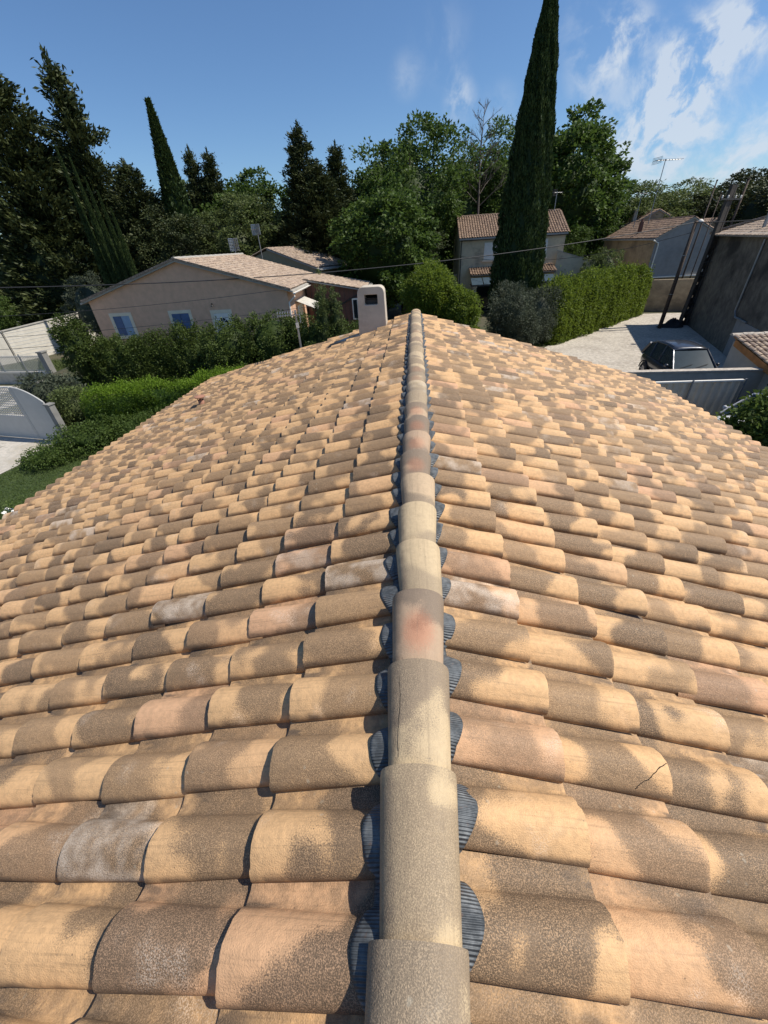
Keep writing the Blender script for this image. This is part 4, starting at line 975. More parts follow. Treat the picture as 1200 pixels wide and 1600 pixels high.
# ---- pink house on the left. local frame: x along the gable wall, y into the depth
def pink_house():
    h = empty('house', (-19.35, 24.6, 0), math.atan2(0.05, 1), 'wide pink beige bungalow with blue shutters behind the tall dark hedge', 'house')
    W, D = 11.9, 11.5; E, A = 4.46, 6.16; gz = 0.9
    mb = MB(); mb.prism([(0, gz-1.2), (W, gz-1.2), (W, E), (W/2, A), (0, E)], (0, 0, 0), (1, 0, 0), (0, 0, 1), (0, 1, 0), D)
    mb.build('wall', MT['stucco_pink'], h)
    ang = math.atan2(A-E, W/2); L = math.hypot(A-E, W/2)
    for s in (-1, 1):
        d, n_ = slope_vec((s, 0), ang)
        rf = bg_roof(h, 'tile_pale', (W/2, -0.25, A+0.10), d, (0, 1, 0), n_, int((L+0.45)/0.36), 49, seed=3+s)
        mb = MB(); sx = W/2
        slab(mb, (sx, -0.22, A+0.08), (sx+s*(L+0.42)*math.cos(ang), -0.22, A+0.08-(L+0.42)*math.sin(ang)), (sx+s*(L+0.42)*math.cos(ang), D+0.2, A+0.08-(L+0.42)*math.sin(ang)), (sx, D+0.2, A+0.08), 0.09)
        mb.build('roof_deck', MT['concrete'], rf)
    mb = MB()
    for k in range(30):
        y0 = -0.25+k*0.4; 
        pts = [(0.13*math.cos(t), 0.10*math.sin(t)) for t in np.linspace(0, math.pi, 9)]
        mb.prism(pts, (W/2, y0, A+0.12+0.012*(k % 2)), (1, 0, 0), (0, 0, 1), (0, 1, 0), 0.41)
    mb.build('ridge_cap', MT['concrete'], h)
    # verge tiles along the gable
    mb = MB()
    for s in (-1, 1):
        for k in range(17):
            u = 0.38*k; d, n_ = slope_vec((s, 0), ang)
            p = Vector((W/2+d[0]*(u+0.2), -0.20, A+0.13+d[2]*(u+0.2)))
            M = Matrix.Translation(p) @ Matrix.Rotation(s*ang, 4, 'Y')
            mb.box(-0.2, 0.2, -0.07, 0.10, -0.05, 0.055, M)
    mb.build('verge_tiles', MT['tile_pale'], h)
    def win(x, z0, z1, w, mats, half=False):
        f = MB(); t = 0.17
        f.box(x-w/2-t, x-w/2, -0.05, 0.0, z0-t, z1+t); f.box(x+w/2, x+w/2+t, -0.05, 0.0, z0-t, z1+t)
        f.box(x-w/2, x+w/2, -0.05, 0.0, z1, z1+t); f.box(x-w/2-0.05, x+w/2+0.05, -0.09, 0.0, z0-t-0.003, z0)
        o = f.build('window', MT['frame_stone'], h); o['label'] = 'shuttered window in a cream surround'
        for k, mt in enumerate(mats):
            a = MB(); xa = x-w/2+k*w/2; a.box(xa+0.01, xa+w/2-0.01, -0.045, -0.004, z0+0.01, z1-0.01)
            for q in range(4): a.box(xa+0.04, xa+w/2-0.04, -0.058, -0.046, z0+0.12+q*(z1-z0-0.2)/4, z0+0.14+q*(z1-z0-0.2)/4)
            s_ = a.build('shutter', MT[mt], o)
    win(1.60, 2.55, 3.62, 1.02, ('blue_shutter', 'blue_light'))
    win(5.25, 2.20, 3.58, 1.05, ('blue_shutter', 'blue_shutter'))
    # door
    x = 7.75; f = MB(); t = 0.17; w = 0.95; z1 = 3.48; z0 = 1.3
    f.box(x-w/2-t, x-w/2, -0.05, 0, z0, z1+t); f.box(x+w/2, x+w/2+t, -0.05, 0, z0, z1+t); f.box(x-w/2, x+w/2, -0.05, 0, z1, z1+t)
    o = f.build('door', MT['frame_stone'], h); a = MB(); a.box(x-w/2+0.01, x+w/2-0.01, -0.04, -0.004, z0, z1-0.01)
    a.box(x-0.33, x+0.33, -0.052, -0.041, 1.45, 2.2); a.box(x-0.33, x+0.33, -0.052, -0.041, 2.32, 2.75); a.build('door_leaf', MT['white_paint'], o)
    a = MB()
    for k in range(4):
        t0, t1 = math.pi*k/4+0.09, math.pi*(k+1)/4-0.09
        a.prism([(0.06*math.cos((t0+t1)/2), 0.06*math.sin((t0+t1)/2))]+[(0.29*math.cos(t0+(t1-t0)*j/4), 0.26*math.sin(t0+(t1-t0)*j/4)) for j in range(5)], (x, -0.053, 2.95), (1, 0, 0), (0, 0, 1), (0, 1, 0), 0.012)
    a.build('fanlight', MT['glass_dark'], o)
    a = MB(); a.tube([(7.35, 0, 3.98), (7.35, -0.10, 4.02), (7.40, -0.22, 3.97)], 0.018); a.lathe([(0.02, 0.08), (0.09, 0.0), (0.085, -0.02), (0.03, -0.02)], (7.40, -0.22, 3.88), 12)
    a.build('wall_lamp', MT['dark_metal'], h)
    # gutter on the right eave and swan neck down pipe at the corner
    gx = W+0.42*math.cos(ang)+0.06; gz_ = E-0.42*math.sin(ang)-0.02
    a = MB(); a.prism([(0.07*math.cos(t), 0.07*math.sin(t)) for t in np.linspace(math.pi, 2*math.pi, 8)], (gx, -0.25, gz_), (1, 0, 0), (0, 0, 1), (0, 1, 0), D+0.4); a.build('gutter', MT['white_paint'], h)
    a = MB(); a.tube([(gx, 0.0, gz_-0.05), (gx-0.03, -0.05, gz_-0.2), (W+0.05, -0.05, gz_-0.5), (W+0.05, -0.05, 0.9)], 0.045); a.build('drainpipe', MT['white_paint'], h)
    # right side opening with striped awning
    a = MB(); a.box(W, W+0.03, 2.2, 3.6, 1.3, 3.4); a.build('patio_door', MT['white_paint'], h)
    a = MB()
    for k in range(9):
        y0 = 1.7+k*0.30; slab(a, (W+0.02, y0, 3.75), (W+1.5, y0, 3.15), (W+1.5, y0+0.27, 3.15), (W+0.02, y0+0.27, 3.75), 0.02)
    a.build('awning', MT['canvas'], h)
    for yy in (1.75, 4.3):
        a = MB(); a.box(W+1.42, W+1.5, yy, yy+0.08, 0.9, 3.16); a.build('awning_post', MT['white_paint'], h)
    # low wing on the right with red brown boards
    a = MB(); a.prism([(0, 0.3), (4.2, 0.3), (4.2, 3.75), (0, 4.55)], (W+0.1, 5.2, 0), (1, 0, 0), (0, 0, 1), (0, 1, 0), 5.6)
    wg = a.build('wing_wall', MT['brown_board'], h)
    a = MB()
    for k in range(12): a.box(W+0.1+k*0.33, W+0.125+k*0.33, 5.17, 5.2, 0.9, 4.45-k*0.06)
    a.tube([(W+1.6, 5.15, 2.6), (W+4.2, 5.15, 3.8)], 0.05, 6)
    a.build('board_joint', MT['dark_metal'], wg)
    a = MB(); a.box(W+3.25, W+4.0, 5.13, 5.2, 2.0, 3.35); wn = a.build('window', MT['white_paint'], wg)
    a = MB(); a.box(W+3.33, W+3.60, 5.115, 5.13, 2.1, 3.25); a.box(W+3.65, W+3.92, 5.115, 5.13, 2.1, 3.25); a.build('pane', MT['glass_dark'], wn)
    ang2 = math.atan2(0.8, 4.2); d, n_ = slope_vec((1, 0), ang2)
    bg_roof(h, 'tile_pale', (W+0.05, 4.9, 4.68), d, (0, 1, 0), n_, 12, 25, seed=9, name='wing_roof')
    a = MB(); slab(a, (W+0.05, 4.92, 4.65), (W+4.55, 4.92, 3.79), (W+4.55, 10.9, 3.79), (W+0.05, 10.9, 4.65), 0.08); a.build('wing_deck', MT['concrete'], wg)
    return h
pink_house()
def back_house():
    h = empty('outbuilding', (-15.2, 41.0, 0), R(-25), 'yellow beige building with a single gable roof behind the pink house', 'outbuilding')
    W, D = 7.6, 4.8
    mb = MB(); mb.prism([(0, 0.2), (W, 0.2), (W, 5.0), (2.6, 6.5), (0, 5.8)], (0, 0, 0), (1, 0, 0), (0, 0, 1), (0, 1, 0), D)
    mb.build('wall', MT['stucco_yellow'], h)
    ang = math.atan2(1.5, W-2.6); d, n_ = slope_vec((1, 0), ang)
    r = bg_roof(h, 'tile_pale', (2.6, -0.2, 6.6), d, (0, 1, 0), n_, 15, 22, seed=12)
    mb = MB(); slab(mb, (2.6, -0.2, 6.57), (W+0.5, -0.2, 4.92), (W+0.5, D+0.2, 4.92), (2.6, D+0.2, 6.57), 0.1); mb.build('roof_deck', MT['concrete'], r)
    d, n_ = slope_vec((-1, 0), math.atan2(0.7, 2.6))
    bg_roof(h, 'tile_pale', (2.6, -0.2, 6.6), d, (0, 1, 0), n_, 7, 22, seed=13)
    mb = MB(); mb.prism([(0.08*math.cos(t), 0.08*math.sin(t)) for t in np.linspace(math.pi, 2*math.pi, 8)], (W+0.6, -0.2, 4.9), (1, 0, 0), (0, 0, 1), (0, 1, 0), D+0.4); mb.build('gutter', MT['white_paint'], h)
back_house()

def two_storey():
    h = empty('house', (4.35, 46.0, 0), 0.0, 'cream two storey house with white shutters partly hidden by the giant cypress', 'house')
    W, D, E, A = 9.9, 7.4, 6.42, 8.15
    mb = MB(); mb.prism([(0, 0), (D, 0), (D, E), (D/2, A), (0, E)], (0, 0, 0), (0, 1, 0), (0, 0, 1), (1, 0, 0), W); mb.build('wall', MT['stucco_cream'], h)
    ang = math.atan2(A-E, D/2)
    for s in (-1, 1):
        d, n_ = slope_vec((0, s), ang)
        r = bg_roof(h, 'tile_brown', (-0.15, D/2, A+0.08), d, (1, 0, 0), n_, 12, 43, seed=20+s)
        mb = MB(); L = 4.35; slab(mb, (-0.12, D/2, A+0.06), (-0.12, D/2+s*L*math.cos(ang), A+0.06-L*math.sin(ang)), (W+0.12, D/2+s*L*math.cos(ang), A+0.06-L*math.sin(ang)), (W+0.12, D/2, A+0.06), 0.10); mb.build('roof_deck', MT['concrete'], r)
    mb = MB()
    for k in range(26): mb.prism([(0.12*math.cos(t), 0.09*math.sin(t)) for t in np.linspace(0, math.pi, 8)], (-0.15+k*0.39, D/2, A+0.09+0.012*(k % 2)), (0, 1, 0), (0, 0, 1), (1, 0, 0), 0.4)
    mb.build('ridge_cap', MT['tile_brown'], h)
    mb = MB(); mb.tube([(0.12, -0.42, E-0.22), (0.12, -0.06, E-0.5), (0.12, -0.06, 0.1)], 0.05); mb.build('drainpipe', MT['dark_metal'], h)
    mb = MB(); mb.prism([(0.07*math.cos(t), 0.07*math.sin(t)) for t in np.linspace(math.pi, 2*math.pi, 8)], (-0.1, -0.50, E-0.17), (0, 1, 0), (0, 0, 1), (1, 0, 0), W+0.2); mb.build('gutter', MT['dark_metal'], h)
    def win(x0, x1, z0, z1):
        f = MB(); f.box(x0-0.12, x1+0.12, -0.16, 0, z0-0.14, z0-0.03); f.box(x0-0.03, x1+0.03, -0.02, 0.0, z0-0.03, z1+0.03); o = f.build('window', MT['frame_stone'], h)
        m_ = (x0+x1)/2
        for a, b_ in ((x0, m_-0.02), (m_+0.02, x1)):
            s_ = MB(); s_.box(a, b_, -0.07, -0.025, z0, z1)
            for q in range(3): s_.box(a+0.05, b_-0.05, -0.085, -0.071, z0+0.2+q*(z1-z0)/3, z0+0.27+q*(z1-z0)/3)
            s_.build('shutter', MT['white_paint'], o)
    win(2.35, 4.15, 4.55, 5.95); win(6.9, 8.3, 4.55, 5.95); win(6.6, 8.0, 1.0, 2.3)
    # tiled porch roof and glazed veranda with posts
    ang = math.atan2(0.55, 1.9); d, n_ = slope_vec((0, -1), ang)
    r = bg_roof(h, 'tile_brown', (0.95, -0.02, 3.95), d, (1, 0, 0), n_, 5, 34, seed=31, name='porch_roof')
    mb = MB(); slab(mb, (1.0, -0.02, 3.93), (1.0, -1.85, 3.40), (9.0, -1.85, 3.40), (9.0, -0.02, 3.93), 0.08); mb.build('porch_deck', MT['dark_metal'], r)
    mb = MB()
    for k in range(7): slab(mb, (1.0+k*1.12, -1.87, 3.20), (1.0+k*1.12, -3.4, 2.75), (2.04+k*1.12, -3.4, 2.75), (2.04+k*1.12, -1.87, 3.20), 0.03)
    v = mb.build('veranda_roof', MT['glass_roof'], h)
    mb = MB()
    for k in range(8): mb.box(0.95+k*1.12, 1.0+k*1.12, -3.42, -1.86, 2.66, 2.72, None)
    mb.box(0.9, 9.0, -3.44, -3.38, 2.60, 2.70); mb.build('veranda_beam', MT['dark_metal'], v)
    for x in (1.25, 4.0, 6.8):
        mb = MB(); mb.box(x-0.16, x+0.16, -3.42, -3.12, 0, 2.5); mb.box(x-0.21, x+0.21, -3.46, -3.08, 2.5, 2.59); mb.build('post', MT['stucco_cream'], h)
    mb = MB(); mb.box(1.6, 3.4, -0.03, 0, 0.05, 2.3); mb.build('door', MT['glass_dark'], h)
    return h
two_storey()
def wall_obj(name, poly3, thick, mat, label, cat='wall', cop=None, copmat='coping'):
    """free standing wall from (x,y,z0,z1) points"""
    pts = poly3; root = empty(name, (pts[0][0], pts[0][1], 0), 0, label, cat); ox, oy = pts[0][:2]
    mb = MB(); cb = MB()
    for a, b_ in zip(pts, pts[1:]):
        d = Vector((b_[0]-a[0], b_[1]-a[1], 0)); n_ = Vector((-d.y, d.x, 0)).normalized()*thick/2
        A = Vector((a[0]-ox, a[1]-oy, 0)); B = Vector((b_[0]-ox, b_[1]-oy, 0))
        z = Vector((0, 0, 1))
        V_ = [A-n_+z*a[2], B-n_+z*b_[2], B+n_+z*b_[2], A+n_+z*a[2], A-n_+z*a[3], B-n_+z*b_[3], B+n_+z*b_[3], A+n_+z*a[3]]
        mb.add(V_, [(0,3,2,1),(4,5,6,7),(0,1,5,4),(1,2,6,5),(2,3,7,6),(3,0,4,7)])
        if cop:
            n2 = n_*(1+cop/thick*2)
            V_ = [A-n2+z*(a[3]+.002), B-n2+z*(b_[3]+.002), B+n2+z*(b_[3]+.002), A+n2+z*(a[3]+.002), A-n2+z*(a[3]+.06), B-n2+z*(b_[3]+.06), B+n2+z*(b_[3]+.06), A+n2+z*(a[3]+.06)]
            cb.add(V_, [(0,3,2,1),(4,5,6,7),(0,1,5,4),(1,2,6,5),(2,3,7,6),(3,0,4,7)])
    mb.build('wall_body', MT[mat], root)
    if cop: cb.build('coping', MT[copmat], root)
    return root
# beige garden wall right of the two storey house
wall_obj('garden_wall', [(13.6, 45.6, 0, 4.95), (17.2, 45.0, 0, 3.9)], 0.25, 'stucco_cream', 'beige garden wall sloping down from the two storey house to the shrub', cop=0.04)
wall_obj('garden_wall', [(1.2, 46.2, 0, 2.6), (4.2, 46.6, 0, 3.4)], 0.25, 'old_render', 'dark low wall with tiled top left of the two storey house', cop=0.05)

def brown_house():
    h = empty('house', (22.6, 46.0, 0), 0.0, 'house with weathered brown tile roof and grey cement gable behind the leaning poles', 'house')
    W, D, E, A = 5.6, 12.0, 5.45, 6.85
    mb = MB(); mb.prism([(0, 0), (W, 0), (W, E), (W/2, A), (0, E)], (0, 0, 0), (1, 0, 0), (0, 0, 1), (0, 1, 0), D); mb.build('wall', MT['old_render'], h)
    mb = MB(); mb.prism([(0.02, 2.35), (W-0.02, 2.35), (W-0.02, E-0.02), (W/2, A-0.03), (0.02, E-0.02)], (0, -0.03, 0), (1, 0, 0), (0, 0, 1), (0, 1, 0), 0.028); mb.build('gable_render', MT['cement_grey'], h)
    ang = math.atan2(A-E, W/2)
    for s in (-1, 1):
        d, n_ = slope_vec((s, 0), ang)
        r = bg_roof(h, 'tile_brown', (W/2, -0.15, A+0.08), d, (0, 1, 0), n_, 9, 51, seed=40+s)
        mb = MB(); L = 3.35; slab(mb, (W/2, -0.12, A+0.06), (W/2+s*L*math.cos(ang), -0.12, A+0.06-L*math.sin(ang)), (W/2+s*L*math.cos(ang), D+0.1, A+0.06-L*math.sin(ang)), (W/2, D+0.1, A+0.06), 0.1); mb.build('roof_deck', MT['concrete'], r)
    mb = MB(); mb.tube([(-0.25, -0.12, E-0.12), (0.25, -0.10, E-0.35), (0.30, -0.08, E-0.6), (0.25, -0.08, 2.35)], 0.06); mb.build('drainpipe', MT['white_paint'], h)
    mb = MB(); mb.box(0.1, W-0.1, -0.16, -0.035, 2.24, 2.345); mb.build('ledge', MT['white_paint'], h)
    mb = MB(); mb.box(0.5, 0.8, 5.0, 5.3, 5.6, 6.85); mb.lathe([(0.11, 0), (0.11, 0.25)], (0.65, 5.15, 6.85), 12); mb.build('chimney', MT['brown_board'], h)
    mb = MB()
    for k in range(31): mb.prism([(0.12*math.cos(t), 0.09*math.sin(t)) for t in np.linspace(0, math.pi, 8)], (W/2, -0.15+k*0.39, A+0.09+0.012*(k % 2)), (1, 0, 0), (0, 0, 1), (0, 1, 0), 0.4)
    mb.build('ridge_cap', MT['tile_brown'], h)
brown_house()
def gable_house(x, y, W, D, E, A, label, wm, seed, rz=0.0):
    h = empty('house', (x, y, 0), rz, label, 'house')
    mb = MB(); mb.prism([(0, 0), (W, 0), (W, E), (W/2, A), (0, E)], (0, 0, 0), (1, 0, 0), (0, 0, 1), (0, 1, 0), D); mb.build('wall', MT[wm], h)
    ang = math.atan2(A-E, W/2); L = W/2/math.cos(ang)+0.35
    for s in (-1, 1):
        d, n_ = slope_vec((s, 0), ang); r = bg_roof(h, 'tile_brown', (W/2, -0.15, A+0.08), d, (0, 1, 0), n_, int(L/0.36), int((D+0.3)/0.24), seed=seed+s)
        mb = MB(); slab(mb, (W/2, -0.12, A+0.06), (W/2+s*L*math.cos(ang), -0.12, A+0.06-L*math.sin(ang)), (W/2+s*L*math.cos(ang), D+0.1, A+0.06-L*math.sin(ang)), (W/2, D+0.1, A+0.06), 0.1); mb.build('roof_deck', MT['concrete'], r)
    return h
hb = gable_house(25.6, 60.5, 7.0, 8.0, 6.3, 8.0, 'second gabled house with brown tiles rising behind the grey cement gable', 'old_render', 50)
mb = MB(); mb.box(1.2, 1.6, 1.0, 1.4, 6.6, 8.3); mb.build('chimney', MT['coping'], hb)
gable_house(29.2, 52.0, 5.0, 8.0, 5.6, 6.7, 'small brown roofed house between the concrete pole and the blackened building', 'old_render', 55, 0.3)
# retaining walls behind the road
wall_obj('retaining_wall', [(20.4, 41.6, 0, 2.5), (24.8, 40.4, 0, 2.5), (27.5, 39.0, 0, 2.5)], 0.3, 'old_render', 'stained beige retaining wall at the end of the gravel road below the grey gable')
lw = wall_obj('low_wall', [(17.9, 42.3, 0, 1.35), (20.2, 41.5, 0, 1.45)], 0.25, 'old_render', 'short low beige wall between the laurel hedge and the retaining wall', cop=0.04)
mb = MB(); mb.box(-0.22, 0.22, -0.18, -0.001, 0.62, 1.12); mb.box(-0.17, 0.17, -0.195, -0.181, 0.67, 1.07); 
mt_ = mb.build('meter_box', MT['stucco_yellow']); mt_.location = (19.55, 41.58, 0); mt_.rotation_euler = (0, 0, -0.33); tag(mt_, 'small square meter box on the short low beige wall', 'meter box')

def dark_building():
    a = Vector((21.2, 35.0, 0)); b_ = Vector((16.6, 20.6, 0)); v = (b_-a); L = v.length; v.normalize(); n_ = Vector((-v.y, v.x, 0))  # n_ points away to the right
    if n_.x < 0: n_ = -n_
    h = empty('building', a, 0, 'tall blackened rendered building with hipped tile roof at the right edge', 'building')
    D, H = 9.0, 5.62
    mb = MB(); P_ = [Vector((0, 0, 0)), v*L, v*L+n_*D, n_*D]; k = Vector((0, 0, H))
    mb.add(P_+[p+k for p in P_], [(0,1,2,3),(7,6,5,4),(0,4,5,1),(1,5,6,2),(2,6,7,3),(3,7,4,0)]); mb.build('wall', MT['dark_render'], h)
    ang = R(18); rise = D/2*math.tan(ang)
    rz = H+0.12+rise
    def hip(s0, s1): pass
    # four hipped slopes
    for s, (org, dv, vv, ln, half) in enumerate((
        (n_*(D/2)-v*0.2, -n_, v, L+0.4, D/2+0.3), (n_*(D/2)-v*0.2, n_, v, L+0.4, D/2+0.3))):
        d, nn = slope_vec((dv.x, dv.y), ang)
        keep = lambda u, a_, ln=ln: (a_ > (D/2+0.2)-u*math.cos(ang)-0.1) and (a_ < ln-((D/2+0.2)-u*math.cos(ang))+0.1)
        bg_roof(h, 'tile_pale', tuple(org+Vector((0, 0, rz))), d, tuple(vv), nn, int(half/math.cos(ang)/0.36), int(ln/0.24), keep, seed=60+s)
    for s, (org, dv, vv) in enumerate(((v*(D/2), -v, n_), (v*(L-D/2), v, n_))):
        d, nn = slope_vec((dv.x, dv.y), ang)
        keep = lambda u, a_: abs(a_-(D/2+0.3)) < u*math.cos(ang)+0.1
        bg_roof(h, 'tile_pale', tuple(org-n_*0.3+Vector((0, 0, rz))), d, tuple(vv), nn, int((D/2+0.3)/math.cos(ang)/0.36), int((D+0.6)/0.24), keep, seed=64+s)
    mb = MB(); r0, r1 = n_*(D/2)+v*(D/2)+Vector((0, 0, rz+0.06)), n_*(D/2)+v*(L-D/2)+Vector((0, 0, rz+0.06)); mb.tube([r0, r1], 0.12, 8)
    for r, c in ((r0, -v*0.3-n_*0.3), (r0, n_*(D+0.3)-v*0.3), (r1, v*(L+0.3)-n_*0.3), (r1, v*(L+0.3)+n_*(D+0.3))): mb.tube([r, Vector((c.x, c.y, H+0.18))], 0.11, 8)
    mb.build('hip_tiles', MT['tile_pale'], h)
    mb = MB(); q = [Vector((-0, 0, 0))-n_*0.3-v*0.3, v*(L+0.3)-n_*0.3, v*(L+0.3)+n_*(D+0.3), n_*(D+0.3)-v*0.3]; zz = Vector((0, 0, H+0.10))
    mb.add([p+Vector((0, 0, H+0.003)) for p in q]+[p+zz for p in q]+[r0-Vector((0,0,.1)), r1-Vector((0,0,.1))], [(3,2,1,0),(0,1,5,4),(1,2,6,5),(2,3,7,6),(3,0,4,7),(4,5,9,8),(5,6,9),(6,7,8,9),(7,4,8)]); mb.build('roof_deck', MT['coping'], h)
    o_ = -n_*0.07
    p = v*9.6+o_; mb = MB(); mb.tube([p+Vector((0, 0, H-0.1)), p+Vector((0, 0, 2.2)), p+v*0.35+Vector((0, 0, 1.9)), p+v*2.2+Vector((0, 0, 1.9))], 0.05); mb.build('drainpipe', MT['metal_grey'], h)
    p = v*10.3-n_*0.02; mb = MB(); M = Matrix(((v.x, n_.x, 0, p.x), (v.y, n_.y, 0, p.y), (0, 0, 1, 0), (0, 0, 0, 1)))
    mb.box(0, 3.4, -0.02, 0.01, 0.0, 1.85, M); mb.build('render_patch', MT['cement_grey'], h)
    mb = MB(); p = n_*0.6+v*6.5; mb.tube([p+Vector((0, 0, 5.9)), p+Vector((0, 0, 7.3))], 0.09, 10); mb.lathe([(0.17, 0), (0.17, 0.06), (0.02, 0.14)], p+Vector((0, 0, 7.3)), 12); mb.build('flue_pipe', MT['metal_grey'], h)
dark_building()
# small terracotta chimney stack near pole
def shed():
    h = empty('shed', (13.15, 18.05, 0), 0.0, 'grey walled lean-to with clay tile roof and orange timber verge at the right edge', 'shed')
    # local: x right, y away; ridge along x at the back, slope falls towards the camera
    mb = MB(); mb.prism([(0, 0), (0, 2.30), (-3.9, 1.33), (-3.9, 0)], (0, 0, 0), (0, 1, 0), (0, 0, 1), (1, 0, 0), 7.0); mb.build('wall', MT['wall_grey'], h)
    ang = math.atan2(0.95, 3.9); d, n_ = slope_vec((0, -1), ang)
    r = bg_roof(h, 'tile_pale', (-0.12, 0.05, 2.50), d, (1, 0, 0), n_, 12, 31, seed=70, pitch=0.23, na=12)
    mb = MB()
    L = 4.35
    a = Vector((0.16, 0.0, 2.46)); mb.add([], [])
    slab(mb, (-0.06, 0.0, 2.48), (-0.06, -L*math.cos(ang), 2.48-L*math.sin(ang)), (7.0, -L*math.cos(ang), 2.48-L*math.sin(ang)), (7.0, 0.0, 2.48), 0.06); mb.build('roof_deck', MT['orange_wood'], r)
    mb = MB(); slab(mb, (-0.13, -0.25, 2.40), (-0.13, -L*math.cos(ang), 2.47-L*math.sin(ang)), (-0.065, -L*math.cos(ang), 2.47-L*math.sin(ang)), (-0.065, -0.25, 2.40), 0.24); mb.build('verge_board', MT['orange_wood'], h)
    mb = MB()
    for k in range(17): mb.prism([(0.11*math.cos(t), 0.085*math.sin(t)) for t in np.linspace(0, math.pi, 10)], (-0.15+k*0.40, 0.06, 2.50+0.014*(k % 2)), (0, 1, 0), (0, 0, 1), (1, 0, 0), 0.42)
    mb.build('ridge_cap', MT['coping'], h)
shed()
yw = wall_obj('yard_wall', [(6.4, 16.25, 0, 1.68), (13.15, 15.95, 0, 1.68)], 0.22, 'wall_grey', 'grey yard wall with stone coping in front of the parked dark grey car', cop=0.04)
# ribbed sliding gate
def sheet_gate():
    root = empty('sheet_metal_gate', (8.3, 14.75, 0), 0.0, 'ribbed grey sheet metal gate standing in front of the yard wall', 'gate')
    mb = MB(); n = 46; vs = []; 
    xs = [i*0.045 for i in range(int(3.35/0.045))]
    for x in xs:
        q = (x % 0.27)/0.27; y = 0.0 if q < 0.5 else 0.045
        vs += [(x, y, 0.12), (x, y, 1.66)]
    fs = [(2*i, 2*i+2, 2*i+3, 2*i+1) for i in range(len(xs)-1)]; mb.add(vs, fs)
    sh = mb.build('sheet', MT['sheet_metal'], root); md = sh.modifiers.new('t', 'SOLIDIFY'); md.thickness = 0.003
    mb = MB(); mb.box(-0.03, 3.36, -0.03, 0.07, 1.665, 1.72); mb.build('rail', MT['white_paint'], root); mb = MB(); mb.box(-0.03, 3.36, -0.03, 0.07, 0.05, 0.115); mb.build('rail', MT['sheet_metal'], root)
    for x in (-0.09, 1.6, 3.37):
        mb = MB(); mb.box(x, x+0.05, -0.07, -0.032, 0.0, 1.76); mb.build('post', MT['metal_grey'], root)
sheet_gate()
mb = MB(); mb.lathe([(0.13, 0), (0.19, 0.22), (0.20, 0.28), (0.17, 0.28), (0.12, 0.05)], (0, 0, 0), 18)
pot = mb.build('flower_pot', MT['mulch'], None, True); pot.location = (9.7, 14.1, 0); tag(pot, 'reddish flower pot at the foot of the ribbed gate', 'pot')

# ================================================================ left garden : gate, fence, walls
def left_gate():
    root = empty('driveway_gate', (-15.2, 14.53, 0), math.atan2(0.78, -3.9), 'pale grey arched double gate across the driveway with a latticed left leaf', 'gate')
    # local +x runs from the right post towards the left
    def top(x): return 1.72+0.62*math.sin(math.pi*min(1, x/3.9*1.0)*0.5+0.0)**1.5 if x < 1.95 else 1.72+0.62*math.sin(math.pi*min(1, (3.9-x)/3.9)*0.5)**1.5
    def top(x): return 1.72+0.60*(1-((x-1.5)/1.5)**2*1.0) if x < 1.5 else 1.72+0.60*(1-((x-1.5)/2.6)**2)
    for k, (x0, x1) in enumerate(((0.05, 1.47), (1.53, 4.0))):
        leaf = MB(); xs = np.linspace(x0, x1, 14)
        zc = 1.05 if k else None
        poly = [(x0, 0.08), (x1, 0.08)] + ([(x1, zc), (x0, zc)] if k else [(x, top(x)-0.03) for x in xs[::-1]])
        leaf.prism(poly, (0, 0, 0), (1, 0, 0), (0, 0, 1), (0, 1, 0), 0.035)
        o = leaf.build('gate_leaf', MT['gate_grey'], root)
        fr = MB(); pts = [(x, -0.0, top(x)) for x in xs]; fr.tube([(p[0], 0.017, p[2]) for p in pts], 0.035, 8)
        fr.box(x0-0.02, x0+0.05, -0.012, 0.047, 0.05, top(x0)); fr.box(x1-0.05, x1+0.02, -0.012, 0.047, 0.05, top(x1)); fr.box(x0+0.051, x1-0.051, -0.012, 0.047, 0.05, 0.13)
        if k: fr.box(x0+0.051, x1-0.051, -0.012, 0.047, 1.0, 1.08)
        fr.build('gate_frame', MT['gate_grey'], o)
        if k:
            g_ = MB()
            for j in range(22):
                x = x0+0.08+j*0.11
                if x < x1-0.05: g_.box(x, x+0.035, 0.005, 0.02, 1.081, top(x)-0.03)
            for z in np.arange(1.15, 2.2, 0.11):
                xr_ = [x for x in np.linspace(x0, x1, 60) if top(x) > z+0.04]
                if len(xr_) > 2: g_.box(max(x0+.05, xr_[0]), min(x1-.05, xr_[-1]), 0.021, 0.032, z, z+0.03)
            g_.build('lattice', MT['gate_grey'], o)
        else:
            g_ = MB()
            for j in range(6):
                x = x0+0.2+j*0.21; g_.box(x, x+0.008, -0.006, -0.001, 0.14, top(x)-0.06)
            g_.build('panel_groove', MT['metal_grey'], o)
    for x in (-0.20, 4.22):
        mb = MB(); mb.box(x-0.12, x+0.12, -0.10, 0.14, 0, 1.66); mb.box(x-0.15, x+0.15, -0.13, 0.17, 1.662, 1.71); mb.build('gate_post', MT['pillar_grey'], root)
left_gate()
